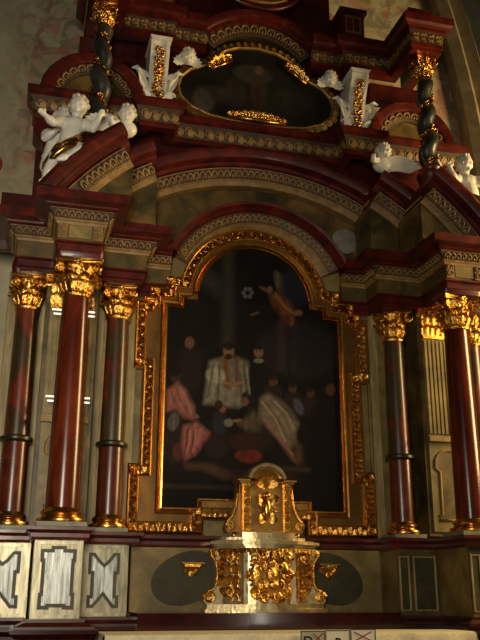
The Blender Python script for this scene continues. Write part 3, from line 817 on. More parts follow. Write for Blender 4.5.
    # dark foreground figure right, steps
    poly([(308, 420), (322, 398), (338, 394), (341, 508), (304, 508)], (22, 18, 18), 5); ell(333, 390, 5, 6, (84, 50, 36))
    poly([(186, 463), (215, 464), (238, 478), (226, 480), (205, 470), (188, 469)], (92, 66, 50), 3, op=.7); poly([(262, 466), (312, 468), (312, 472), (262, 471)], (70, 60, 54), 2.5, op=.7); poly([(166, 484), (240, 486), (240, 490), (166, 488)], (70, 58, 46), 2, op=.6); poly([(220, 470), (300, 474), (296, 484), (224, 480)], (70, 40, 32), 3, op=.5)
    C *= .72*(.82+.36*n3)[..., None]
    return C
t.location.x -= .025
o = painted('painting', inner, 190, 280, -.052, big_picture)
o.location.x -= .025
tag(o, 'large dark arched oil painting of robed figures around a kneeling man', 'painting')

# ------------------------------------------------------------------ upper storey
def attic_path():
    h = [(2.40, -.02), (2.40, -.28), (1.34, -.28), (1.34, -.36), (.96, -.36), (.96, -.12)]
    return [(-x, y) for x, y in h]+list(reversed(h))
t = thing('attic_ledge', 'red ledge with carved band running along below the oval painting and small arches', 'ledge', (0, -.2, 5.9))
P = attic_path()
plan_sweep(MB(), P, [(-.1, 5.88), (.0, 5.88), (.02, 5.90), (.02, 5.93), (-.1, 5.93)]).build('lower_moulding', 'red', t)
b = plan_sweep(MB(), P, [(-.1, 5.93), (.0, 5.93), (.05, 6.10), (-.1, 6.10)]).build('carved_band', 'cream_dark', t)
mb = MB(); lo = plan_offset(P, .004); hi = plan_offset(P, .048)
for i in range(len(P)-1):
    a0, a1 = Vector((*lo[i], 5.95)), Vector((*lo[i+1], 5.95))
    tt = (a1-a0).normalized(); n = Vector((tt.y, -tt.x, 0)); u = (n*.044+Vector((0, 0, .15))).normalized(); nn = tt.cross(u)
    if nn.dot(n) < 0: nn = -nn
    for p, q in along([a0, a1], .11):
        mb.spiral(p+u*.065, q, u, .045, .012, 1.4, .011, ph=random.choice((0, PI)), seg=12)
        mb.leaf(p+q*.03, q, u, nn, .05, .11, .15, .4, 4, 5)
mb.build('carved_scrolls', 'ochre', b, True, ang=1.)
plan_sweep(MB(), P, [(-.1, 6.09), (.05, 6.09), (.085, 6.112), (.09, 6.15), (.09, 6.18), (-.1, 6.20)]).build('red_moulding', 'red', t)
# consoles below the outer ends
for sg, lb in ((-1, 'dark red curved side block between the left putti and the plaster wall'), (1, 'dark red curved side block behind the right putti')):
    pl = [(1.45, 4.66), (2.33, 4.66), (2.36, 4.78), (2.30, 4.95), (2.20, 5.15), (2.22, 5.4), (2.32, 5.6), (2.40, 5.7), (2.40, 5.88), (1.45, 5.88)]
    mb = MB().prism_xz([(sg*x, z) for x, z in pl], -.26, .02)
    tag(mb.build('side_block', 'red'), lb, 'side block', 'curved side blocks')

def small_gable(sg, label):
    cx = sg*1.82
    t = thing('small_gable', label, 'gable', (cx, -.2, 6.2), 'small arched gables')
    arc_sweep(MB(), 6.19, -PI/2, PI/2, [(.42, .0), (.42, .23), (.425, .255), (.45, .265), (.53, .27), (.56, .24), (.56, .0)], 28, cx=cx).build('red_moulding', 'red', t, True, ang=.5)
    b = arc_sweep(MB(), 6.19, -PI/2, PI/2, [(.32, .02), (.32, .19), (.42, .23), (.42, .02)], 28, cx=cx).build('band', 'cream_dark', t)
    mb = MB(); pts = [(cx+.335*math.sin(q), -.205, 6.19+.335*math.cos(q)) for q in [-PI/2+PI*k/40 for k in range(41)]]
    carved_band(mb, pts, lambda p, tt: Vector((p.x-cx, -.1, p.z-6.19)).normalized(), (0, -1, 0), .09, .09, .011, False)
    mb.build('carved_loops', 'ochre', b, True)
    pl = [(cx+.33*math.sin(q), 6.2+.33*math.cos(q)) for q in [-PI/2+PI*k/24 for k in range(25)]]
    MB().prism_xz(pl, -.16, .0).build('field', 'green', t)
small_gable(-1, 'small round arched red gable behind the left twisted column')
small_gable(1, 'small round arched red gable behind the right twisted column')

# twisted columns
def twisted(sg, label):
    x, y = sg*1.79, -.66
    t = thing('twisted_column', label, 'column', (x, y, 5.3), 'twisted columns of the upper storey')
    MB().lathe([(0, 5.28), (.13, 5.28), (.13, 5.5), (.15, 5.53), (.15, 5.57), (.11, 5.6), (.12, 5.63), (.09, 5.66), (0, 5.66)], x, y, 0, 28).build('base', 'red', t, True, ang=.6)
    rr = []; n = 20; z0, z1 = 5.66, 6.74
    N = 60; pit = .36
    for i in range(N+1):
        z = z0+(z1-z0)*i/N; a = 2*PI*(z-z0)/pit*sg
        cx, cy = x+.022*math.cos(a), y+.022*math.sin(a); r = .098-.016*i/N
        rr.append([(cx+r*math.cos(2*PI*k/n), cy+r*math.sin(2*PI*k/n), z) for k in range(n)])
    MB().rings(rr).build('shaft', 'twist', t, True, ang=1.)
    mb = MB(); pts = []
    for i in range(N+1):
        z = z0+.02+(z1-z0-.04)*i/N; a = 2*PI*(z-z0)/pit*sg+PI
        cx, cy = x+.022*math.cos(a-PI), y+.022*math.sin(a-PI); r = .094-.016*i/N
        p = Vector((cx+r*math.cos(a), cy+r*math.sin(a), z)); pts.append(p)
        nn = Vector((math.cos(a), math.sin(a), 0)); tt = Vector((-nn.y, nn.x, 0))
        if i % 2 == 0: mb.leaf(p, tt, Vector((0, 0, 1))*(1 if i % 2 else -1), nn, .05, .075, .3, .6, 4, 5)
        if i % 6 == 2:
            for q in range(5): mb.ball(p+nn*.02+tt*random.uniform(-.03, .03)+Vector((0, 0, random.uniform(-.04, .02))), .014, 6, 4)
    mb.tube(pts, .011, 6)
    mb.build('gold_vine', 'gold', t, True, ang=1.)
    capital(t, x, y, 6.74, .27, .07, .125)
twisted(-1, 'dark twisted column wound with gold vine, left of the oval painting')
twisted(1, 'dark twisted column wound with gold vine, right of the oval painting')

# upper entablature
def upper_entab(sg, label):
    t = thing('upper_entablature', label, 'entablature', (sg*1.6, -.4, 7.0), 'upper entablatures')
    p = [(1.94, .0), (1.94, -.84), (1.58, -.84), (1.58, -.28), (1.0, -.28), (1.0, -.2), (.62, -.2)]
    p = [(-x, y) for x, y in p] if sg < 0 else list(reversed(p))
    plan_sweep(MB(), p, [(-.1, 7.015), (.0, 7.015), (.0, 7.06), (.02, 7.06), (.02, 7.10), (-.1, 7.10)]).build('architrave', 'red', t)
    b = plan_sweep(MB(), p, [(-.1, 7.10), (.0, 7.10), (.035, 7.26), (-.1, 7.26)]).build('carved_band', 'cream_dark', t)
    mb = MB(); lo = plan_offset(p, .004)
    for i in range(len(p)-1):
        a0, a1 = Vector((*lo[i], 7.12)), Vector((*lo[i+1], 7.12)); tt = (a1-a0).normalized(); n = Vector((tt.y, -tt.x, 0))
        for s, q in along([a0, a1], .1):
            mb.spiral(s+Vector((0, 0, .06))+n*.016, q, Vector((0, 0, 1)), .042, .01, 1.4, .011, ph=random.choice((0, PI)), seg=12)
            mb.leaf(s+q*.03, q, Vector((0, 0, 1)), n, .05, .11, .15, .4, 4, 5)
    mb.build('carved_scrolls', 'ochre', b, True, ang=1.)
    plan_sweep(MB(), p, [(-.1, 7.25), (.05, 7.25), (.05, 7.29), (.085, 7.30), (.115, 7.32), (.12, 7.37), (.12, 7.41), (-.1, 7.44)]).build('cornice', 'red', t)
    x0, x1 = sorted((sg*1.6, sg*1.9))
    MB().box(x0, x1, -.78, .0, 7.42, 7.62).build('top_block', 'red', t)
upper_entab(-1, 'red carved entablature carried by the left twisted column at the top')
upper_entab(1, 'red carved entablature carried by the right twisted column at the top')

t = thing('upper_arch', 'red arch with carved band curving over the oval painting', 'arch', (0, -.1, 7.0))
arc_sweep(MB(), 6.72, -.86, .86, [(.80, .0), (.80, .17), (.80, .19), (.84, .20), (.85, .235), (.87, .245), (.93, .25), (.93, .0)], 30).build('red_moulding', 'red', t, True, ang=.5)
b = arc_sweep(MB(), 6.72, -.9, .9, [(.66, .0), (.66, .12), (.80, .16), (.80, .0)], 30).build('band', 'cream_dark', t)
mb = MB(); pts = [(.68*math.sin(q), -.135, 6.72+.68*math.cos(q)) for q in [-.85+1.7*k/40 for k in range(41)]]
carved_band(mb, pts, lambda p, tt: Vector((p.x, -.1, p.z-6.72)).normalized(), (0, -1, 0), .1, .12, .011, False)
mb.build('carved_loops', 'ochre', b, True)

# oval painting
oh = [(0, 6.24), (.30, 6.26), (.55, 6.29), (.74, 6.36), (.86, 6.47), (.89, 6.58), (.86, 6.70), (.77, 6.80), (.62, 6.87), (.52, 6.92), (.46, 7.03), (.36, 7.12), (.22, 7.18), (0, 7.21)]
ov = mirror_poly(oh)
def dim_picture(X, Z):
    U, V = X*60+200, Z*60
    n1 = smooth_noise(U, V, .06); n2 = smooth_noise(U, V, .2)
    C = np.ones(X.shape+(3,))*np.array(lin((30, 28, 22)))*(.5+.8*n1)[..., None]
    def e(cx, cz, rx, rz, c, op=1.):
        nonlocal C
        d = np.sqrt(((X-cx)/rx)**2+((Z-cz)/rz)**2); m = (np.clip((1.2-d)/.4, 0, 1)*op)[..., None]
        C = C*(1-m)+np.array(lin(c))*m*(.7+.6*n2)[..., None]
    e(-.62, 6.45, .12, .14, (74, 70, 60), .7); e(-.5, 6.55, .2, .1, (52, 46, 38), .6); e(-.05, 6.88, .22, .12, (60, 58, 50), .6)
    e(.02, 6.68, .10, .22, (54, 42, 32), .7); e(.02, 6.95, .05, .06, (92, 66, 48), .7); e(.4, 6.6, .25, .14, (40, 36, 30), .6); e(-.25, 6.6, .12, .2, (44, 40, 36), .6)
    return C
t = thing('oval_picture_frame', 'dull gold frame with curved sides around the dark upper painting', 'frame', (0, -.1, 6.2))
fo = poly_offset(ov, -.09)
mb = MB().prism_xz([(x, max(z, 6.2)) for x, z in fo], -.10, -.0); mb.build('gilt_field', 'gold_flat', t)
frame_sweep(poly_offset(ov, -.03), [(0, .09), (0, .125), (.012, .135), (.026, .125), (.034, .09)]).build('inner_fillet', 'gold_dull', t)
mb = MB()
pp = [Vector((x, -.1, max(6.21, z))) for x, z in poly_offset(ov, -.06)]; pp.append(pp[0])
for p, tt in along(pp, .085):
    if p.z < 6.24: continue
    nrm = Vector((-tt.z, 0, tt.x)); mb.leaf(p-tt*.03, nrm, tt, (0, -1, 0), .06, .08, .25, .5, 4, 5)
mb.build('carved_foliage', 'gold_dull', t, True, ang=1.)
o = painted('oval_painting', ov, 110, 70, -.106, dim_picture)
tag(o, 'dark oval shaped oil painting high in the upper storey', 'painting')

def gilt_ornament(x0, z0, x1, z1, label, h=.10):
    t = thing('gilt_ornament', label, 'ornament', ((x0+x1)/2, -.15, (z0+z1)/2), 'gold clasps on the oval frame')
    d = Vector((x1-x0, 0, z1-z0)); L = d.length; d.normalize(); u = Vector((-d.z, 0, d.x)); o = Vector((x0, -.14, z0))
    mb = MB(); mb.tube([o, o+d*L*.5+Vector((0, -.01, 0)), o+d*L], .022, 8); mb.build('bar', 'gold_smooth', t, True)
    mb = MB(); k = max(3, int(L/.07))
    for i in range(k):
        q = (i+.5)/k; mb.leaf(o+d*(L*q)+u*.012, d, u, (0, -1, 0), .075, h*(.55+.6*math.sin(PI*q)), .35, .6, 4, 5)
        mb.ball(o+d*(L*q)+u*.03+Vector((0, -.03, 0)), .018, 8, 5)
    mb.build('foliage', 'gold', t, True, ang=1.)
gilt_ornament(-.54, 6.84, -.30, 7.00, 'small slanting gold leaf clasp at the upper left shoulder of the oval painting')
gilt_ornament(.32, 7.02, .57, 6.84, 'small slanting gold leaf clasp at the upper right shoulder of the oval painting')
gilt_ornament(-.34, 6.27, .32, 6.27, 'long gold leaf clasp along the bottom of the oval painting', .09)

# white console scrolls with gold garlands
def console(sg, label):
    x = sg*1.15
    t = thing('scroll_console', label, 'console', (x, -.36, 6.2), 'white scroll consoles')
    sh = lambda z: (z-6.7)*.02*sg
    z0, z1 = 6.21, 6.93
    mb = MB()
    for s in (-1, 1):
        mb.rings([[(x+s*.085+sh(z)-.018, -f-.16, z), (x+s*.085+sh(z)+.018, -f-.16, z), (x+s*.085+sh(z)+.018, -.0, z), (x+s*.085+sh(z)-.018, -.0, z)] for z, f in [(z0, .05), (z0+.2, .05), (z0+.45, .1), (z0+.65, .2), (z1, .22)]])
    mb.rings([[(x-.10, -.40, z1-.0), (x+.10, -.40, z1), (x+.10, -.0, z1), (x-.10, -.0, z1)], [(x-.12, -.41, z1+.04), (x+.12, -.41, z1+.04), (x+.12, 0, z1+.04), (x-.12, 0, z1+.04)]])
    mb.rings([[(x-.07, -f-.14, z), (x+.07, -f-.14, z), (x+.07, -.0, z), (x-.07, 0, z)] for z, f in [(z0, .05), (z0+.2, .05), (z0+.45, .1), (z0+.65, .2), (z1, .22)]])
    mb.build('white_body', 'white', t)
    mb = MB()
    for i in range(15):
        q = i/14; z = z0+.06+q*(z1-z0-.14); f = .19+.0*q+(.17*max(0, (z-z0-.2)/.6))
        for k in range(3): mb.ball((x+random.uniform(-.045, .045), -f-.03, z+random.uniform(-.02, .02)), random.uniform(.016, .03), 8, 5)
        mb.leaf((x+random.uniform(-.02, .02), -f-.0, z+.03), (1, 0, 0), (random.choice((-.5, .5)), 0, -.8), (0, -1, 0), .06, .085, .4, .4, 4, 5)
    mb.build('gold_garland', 'gold', t, True, ang=1.)
    mb = MB()
    for s in (-1, 1):   # side wings: curling acanthus
        o = Vector((x+s*.10, -.2, 6.36)); 
        mb.tube([o, o+Vector((s*.03, 0, .15)), o+Vector((s*.09, 0, .27)), o+Vector((s*.13, 0, .32)), o+Vector((s*.18, 0, .30))], [.02, .03, .035, .028, .012], 8)
        mb.leaf(o+Vector((s*.02, -.02, .03)), (0, 0, 1), (s*.5, 0, .8), (0, -1, 0), .07, .24, .15, .4)
        mb.leaf(o+Vector((s*.0, -.02, .22)), (0, 0, 1), (s*.95, 0, .3), (0, -1, 0), .06, .15, .15, .4)
        mb.spiral(o+Vector((s*.04, -.02, .0)), (s, 0, 0), (0, 0, 1), .05, .01, 1.3, .016)
        mb.leaf(o+Vector((s*.0, -.02, -.05)), (1, 0, 0), (s*.3, 0, .6), (0, -1, 0), .06, .16, .2, .4)
    mb.build('acanthus_wings', 'white', t, True, ang=1.)
console(-1, 'white scroll console with gold garland left of the oval painting')
console(1, 'white scroll console with gold garland right of the oval painting')

# winged cherub heads
def head_mesh(mb, c, r, yaw=0., tilt=0.):
    """a child's head with brow, eyes, nose, mouth, ears; faces -Y before turning"""
    R = Matrix.Rotation(yaw, 3, 'Z') @ Matrix.Rotation(tilt, 3, 'X'); c = Vector(c)
    P = lambda x, y, z: c+R @ Vector((x*r, y*r, z*r))
    mb.ball(c, (r*.86, r*.95, r), 18, 14, R)
    mb.ball(P(0, -.35, -.38), (r*.58, r*.55, r*.5), 12, 9, R)
    for s in (-1, 1):
        mb.ball(P(s*.36, -.62, -.32), (r*.3, r*.26, r*.28), 10, 8, R)
        mb.ball(P(s*.33, -.80, .03), (r*.13, r*.1, r*.09), 8, 6, R)
        mb.tube([P(s*.12, -.86, .16), P(s*.33, -.86, .22), P(s*.52, -.74, .14)], r*.055, 6)
        mb.ball(P(s*.84, -.02, -.08), (r*.1, r*.17, r*.22), 8, 6, R)
        mb.tube([P(0, -.88, -.54), P(s*.16, -.82, -.5)], r*.055, 6)
    mb.tube([P(0, -.86, .14), P(0, -.98, -.12), P(0, -1.04, -.22)], [r*.06, r*.08, r*.1], 7)
    mb.ball(P(0, -.74, -.78), (r*.2, r*.18, r*.15), 8, 6, R)
def curls(mb, c, r, yaw=0., tilt=0.):
    R = Matrix.Rotation(yaw, 3, 'Z') @ Matrix.Rotation(tilt, 3, 'X'); c = Vector(c); rd = random.Random(5)
    for i in range(46):
        a = rd.uniform(0, 2*PI); b = rd.uniform(-.2, 1.45)
        d = Vector((math.cos(b)*math.cos(a)*.9, math.cos(b)*math.sin(a), math.sin(b)*1.03))
        if d.y < -.45 and d.z < .55: continue
        mb.ball(c+R @ (d*r*.98), r*rd.uniform(.16, .26), 7, 5)
def cherub_head(x, y, z, r, yaw, label):
    t = thing('cherub_head', label, 'cherub', (x, y, z), 'winged cherub heads')
    m = MB(); head_mesh(m, (x, y, z), r, yaw, .25); m.build('face', 'white', t, True)
    m = MB(); curls(m, (x, y, z), r, yaw, .25); m.build('hair', 'hair', t, True)
    m = MB()
    for s in (-1, 1):
        for k in range(4):
            a = -.3+.42*k
            m.leaf(Vector((x+s*r*.5, y+.02, z-r*.7)), Vector((-math.sin(a)*s, 0, math.cos(a))), Vector((math.cos(a)*s, 0, math.sin(a))), (0, -1, 0), r*.62, r*(1.55-.12*k), .12, .3, 4, 6)
    m.build('wings', 'white', t, True, ang=1.)
cherub_head(-.83, -.24, 6.88, .09, -.1, 'white winged cherub head at the upper left of the oval painting')
cherub_head(.83, -.24, 6.88, .09, -.1, 'white winged cherub head at the upper right of the oval painting')

# crown of the altar
t = thing('crown_medallion', 'dark oval medallion with thin pale rim at the very top of the altar', 'medallion', (0, -.2, 7.7))
mb = MB(); pl = [(.46*math.cos(q), 8.15+.34*math.sin(q)) for q in [2*PI*k/40 for k in range(40)]]
mb.prism_xz(pl, -.20, .0); mb.build('dark_field', 'twist', t)
mb = MB(); mb.tube([(x, -.2, z) for x, z in pl], .03, 8, True); mb.build('rim', 'gold_dull', t, True)
mb = MB(); mb.tube([(x*1.16, -.18, (z-8.15)*1.2+8.15) for x, z in pl], .045, 8, True); mb.build('red_surround', 'red', t, True)
MB().box(-.95, .95, .0, .3, 7.9, 8.8).build('backing', 'red_dark', t)
for sg, lb in ((-1, 'gold panelled pedestal at the top left above the entablature'), (1, 'gold panelled pedestal at the top right above the entablature')):
    x = sg*1.13
    t = thing('crown_pedestal', lb, 'pedestal', (x, -.2, 7.45), 'gold panelled crown pedestals')
    MB().box(x-.14, x+.14, -.28, .0, 7.44, 7.86).build('block', 'red', t)
    MB().box(x-.17, x+.17, -.32, .0, 7.80, 7.86).build('cap', 'red', t)
    mb = MB()
    for a, b, c, d in ((-.10, -.075, 7.53, 7.77), (.075, .10, 7.53, 7.77), (-.075, .075, 7.53, 7.555), (-.075, .075, 7.745, 7.77), (-.012, .012, 7.555, 7.745)): mb.box(x+a, x+b, -.295, -.28, c, d)
    mb.build('gold_panel', 'gold_dull', t)

# ------------------------------------------------------------------ putti
def skin_body(pts, edges, rad, head, hr, yaw, tilt, hands, vox=.0085):
    ex = MB()
    for a, b in edges:
        A, B, ra, rb = Vector(pts[a]), Vector(pts[b]), rad[a], rad[b]
        ex.ball(A, ra, 14, 10); ex.ball(B, rb, 14, 10)
        n = 5
        bulge = .012 if min(ra, rb) < .08 else .0
        ex.tube([A.lerp(B, k/n) for k in range(n+1)], [ra+(rb-ra)*k/n+bulge*math.sin(PI*min(1, k/n*1.25)) for k in range(n+1)], 14)
    head_mesh(ex, head, hr, yaw, tilt)
    for w, d, n in hands:    # wrist, finger direction, palm normal
        w, d, n = Vector(w), Vector(d).normalized(), Vector(n).normalized(); s_ = d.cross(n).normalized()
        ex.ball(w+d*.025, (.024, .024, .024), 8, 6)
        for k, L in ((-1.5, .045), (-.5, .055), (.5, .058), (1.5, .05)):
            b = w+d*.038+s_*(k*.0135); ex.tube([b-d*.02, b+d*L*.5, b+d*L*.85+n*L*.35], [.0095, .009, .0075], 6)
        b = w+d*.02+s_*.022; ex.tube([b-s_*.01, b+s_*.018+d*.016, b+s_*.024+d*.034+n*.01], [.0105, .0095, .008], 6)
    m2 = bpy.data.meshes.new('x'); m2.from_pydata(ex.v, [], ex.f)
    b3 = bmesh.new(); b3.from_mesh(m2); bmesh.ops.remove_doubles(b3, verts=b3.verts, dist=1e-6); bmesh.ops.recalc_face_normals(b3, faces=b3.faces); b3.to_mesh(m2); b3.free()
    o = bpy.data.objects.new('tmp2', m2); COL.objects.link(o)
    r = o.modifiers.new('r', 'REMESH'); r.mode = 'VOXEL'; r.voxel_size = vox
    sm = o.modifiers.new('m', 'SMOOTH'); sm.factor = .5; sm.iterations = 3
    dg = bpy.context.evaluated_depsgraph_get(); dg.update()
    mf = bpy.data.meshes.new_from_object(o.evaluated_get(dg)); bpy.data.objects.remove(o)
    mf.shade_smooth(); mf.materials.clear(); mf.materials.append(M['white'])
    return mf

def putto(label, org, pose, sg=1, yaw=0., tilt=.1, drape=True, group='white putti on the pediment', gold=None):
    """pose: joint offsets from org (x mirrored by sg)"""
    J = {k: (org[0]+sg*v[0], org[1]+v[1], org[2]+v[2]) for k, v in pose.items()}
    E = [('pelvis', 'belly'), ('belly', 'chest'), ('chest', 'neck'), ('neck', 'skull'), ('chest', 'sho1'), ('sho1', 'elb1'), ('elb1', 'wri1'), ('chest', 'sho2'), ('sho2', 'elb2'), ('elb2', 'wri2'),
         ('pelvis', 'hip1'), ('hip1', 'kne1'), ('kne1', 'ank1'), ('ank1', 'toe1'), ('pelvis', 'hip2'), ('hip2', 'kne2'), ('kne2', 'ank2'), ('ank2', 'toe2')]
    rad = dict(pelvis=.088, belly=.094, chest=.085, neck=.042, skull=.045, sho1=.05, sho2=.05, elb1=.036, elb2=.036, wri1=.024, wri2=.024, hip1=.072, hip2=.072, kne1=.050, kne2=.050, ank1=.032, ank2=.032, toe1=.022, toe2=.022)
    sk = Vector(J['skull']); hr = .097
    hc = sk+Vector((0, -.012, .045))
    hands = []
    for a, b in (('elb1', 'wri1'), ('elb2', 'wri2')):
        d = Vector(J[b])-Vector(J[a]); hands.append((J[b], d, (0, -.6, -.6)))
    me = skin_body(J, E, rad, hc, hr, yaw, tilt, hands)
    t = thing('putto', label, 'putto statue', (org[0], org[1], org[2]), group)
    def child(name, me_):
        o = bpy.data.objects.new(name, me_); COL.objects.link(o); o.parent = t
        o.matrix_parent_inverse = Matrix.Translation(t.location).inverted(); return o
    child('body', me)
    mb = MB(); curls(mb, hc, hr, yaw, tilt); mb.build('hair', 'hair', t, True)
    if drape:
        pv, h1, h2, bl = Vector(J['pelvis']), Vector(J['hip1']), Vector(J['hip2']), Vector(J['belly'])
        mb = MB()
        # a twisted gilt cloth from the hip across the lap
        ax = [bl+Vector((sg*.10, -.03, .03)), pv+Vector((sg*.06, -.11, .03)), pv+Vector((-sg*.01, -.125, -.02)), pv+Vector((-sg*.09, -.10, -.08)), pv+Vector((-sg*.15, -.03, -.15)), pv+Vector((-sg*.2, .02, -.19))]
        for k in range(4):
            off = Vector((0, -.008*k, -.022*k)); mb.tube([p+off+Vector((0, random.uniform(-.008, .008), random.uniform(-.01, .01))) for p in ax], [.014, .026, .03, .028, .026, .012], 8)
        mb.build('gilt_drape', 'gold_smooth', t, True)
    return t
POSE_A = dict(pelvis=(0, 0, 0), belly=(.02, -.01, .10), chest=(.05, -.02, .21), neck=(.065, -.02, .30), skull=(.075, -.03, .37),
    sho1=(-.05, -.03, .245), elb1=(-.14, -.10, .17), wri1=(-.215, -.16, .20), sho2=(.145, -.02, .245), elb2=(.22, -.08, .17), wri2=(.27, -.1, .30),
    hip1=(-.06, -.02, -.06), kne1=(-.12, -.06, -.22), ank1=(-.175, -.03, -.40), toe1=(-.205, -.10, -.425), hip2=(.07, -.03, -.05), kne2=(.16, -.13, -.06), ank2=(-.0, -.17, -.20), toe2=(-.07, -.19, -.235))
putto('white putto with gold loincloth kneeling out over the left pediment, arms spread', (-2.075, -1.02, 5.15), POSE_A, 1, yaw=-.25, tilt=.12)
POSE_B = dict(POSE_A); POSE_B.update(wri1=(-.14, -.2, .26), elb1=(-.12, -.1, .14), wri2=(.2, -.2, .12), kne1=(-.11, -.17, -.12), ank1=(-.105, -.11, -.29), toe1=(-.125, -.18, -.315))
POSE_B.update(elb1=(-.08, -.12, .14), wri1=(.02, -.2, .2), kne1=(-.03, .1, -.12), ank1=(.0, .2, -.2), toe1=(.02, .25, -.2), hip1=(-.03, .0, -.06), hip2=(.05, .0, -.06), kne2=(.06, .12, -.12), ank2=(.08, .22, -.2), toe2=(.1, .27, -.2), elb2=(.16, -.1, .13), wri2=(.14, -.2, .2))
putto('white putto seated behind another at the left end of the pediment', (-2.20, -.74, 5.16), POSE_B, 1, yaw=.5, tilt=.2, drape=False)
putto('white putto with gold drape at the right end of the pediment, nearest the edge', (2.06, -.98, 5.13), POSE_A, -1, yaw=.4, tilt=.15)
putto('white putto leaning behind the right twisted column on the pediment', (2.0, -.46, 5.34), POSE_B, -1, yaw=.5, tilt=.1, drape=False)

def reclining(sg, x, z, y, label, yaw):
    """a cherub half hidden behind the pediment's edge: head, shoulders and one spread wing"""
    t = thing('winged_cherub', label, 'cherub', (x, y, z), 'winged cherubs on the pediment')
    m = MB(); head_mesh(m, (x, y, z), .09, yaw, .1)
    m.ball((x+sg*.0, y+.06, z-.13), (.11, .08, .09), 12, 8)
    m.tube([(x-.08, y, z-.11), (x-.15, y-.04, z-.14), (x-.16, y-.1, z-.10)], [.04, .032, .022], 8)
    m.build('body', 'white', t, True)
    m = MB(); curls(m, (x, y, z), .09, yaw, .1); m.build('hair', 'hair', t, True)
    m = MB(); d = -1
    for k in range(6):
        a = -.12+.17*k
        m.leaf(Vector((x+sg*.05, y+.06, z-.10-.012*k)), Vector((-math.sin(a)*sg, 0, math.cos(a))), Vector((math.cos(a)*sg, 0, math.sin(a))), (0, -1, 0), .12, .42-.04*k, .10, .25, 4, 7)
    m.build('wing', 'white', t, True, ang=1.)
reclining(-1, -1.53, 5.65, -.90, 'white winged cherub perched on the pediment between the left putti and the scroll console', -.2)
reclining(1, 1.27, 5.80, -.62, 'white winged cherub perched on the broken end of the right pediment', .2)

# ------------------------------------------------------------------ tabernacle
T = thing('tabernacle', 'ornate silver and gold tabernacle standing on the altar before the painting', 'tabernacle', (0, -.33, 1.106))
def plate(mb, pts, z0, z1): return mb.prism_xy(pts, z0, z1)
def tab_plan(w, c, yf, ys, yb=-.14):   # half width, centre half width, centre front, side front
    arc = [(c*(-1+2*k/10), yf-.035*math.cos(PI*.5*(-1+2*k/10))) for k in range(11)]
    return [(-w, yb), (-w, ys)]+arc+[(w, ys), (w, yb)]
BASE = tab_plan(.55, .24, -.47, -.34)
BODY = tab_plan(.43, .215, -.43, -.29)
mb = MB(); plate(mb, tab_plan(.575, .26, -.50, -.37), 1.106, 1.135); plate(mb, BASE, 1.135, 1.175); mb.build('foot', 'silver_bright', T)
mb = MB(); plate(mb, BODY, 1.175, 1.66); mb.build('lower_body', 'silver_bright', T)
mb = MB()
for k, (g, z0, z1) in enumerate(((.0, 1.655, 1.672), (.02, 1.672, 1.69), (.04, 1.69, 1.718), (.01, 1.718, 1.73))):
    plate(mb, tab_plan(.46+g*1.5, .22+g, -.44-g, -.30-g), z0, z1)
mb.build('cornice', 'silver_bright', T)
# door cartouche
rd = random.Random(11)
d = MB(); d.ball((0, -.468, 1.425), (.185, .035, .20), 24, 14); dr = d.build('door', 'gold_smooth', T, True)
m = MB(); yy = -.497
for sx in (-1, 1):
    for (x, z, r, ph) in ((.15, 1.57, .055, .5), (.17, 1.43, .06, 2.), (.14, 1.28, .055, 3.5), (.06, 1.60, .045, 1.), (.055, 1.24, .045, 4.), (.08, 1.5, .05, .2), (.08, 1.35, .05, 3.)):
        m.spiral((sx*x, yy+.35*x*x*4*.2, z), (sx, 0, 0), (0, 0, 1), r, .012, 1.6, .014, ph)
        m.leaf((sx*x, yy+.01, z-.02), (.6, 0, .4), (sx*.7, 0, rd.uniform(-.7, .8)), (0, -1, 0), .07, .095, .35, .5, 4, 5)
m.ball((0, yy-.005, 1.43), (.055, .03, .07), 14, 10); m.ball((0, yy-.01, 1.53), (.04, .03, .035), 10, 8); m.ball((.02, yy-.01, 1.34), (.05, .025, .04), 10, 8)
for k in range(30):
    a = 2*PI*k/30; m.ball((.19*math.cos(a), -.452, 1.425+.215*math.sin(a)), .016, 6, 5)
m.build('cartouche_relief', 'gold', dr, True, ang=1.)
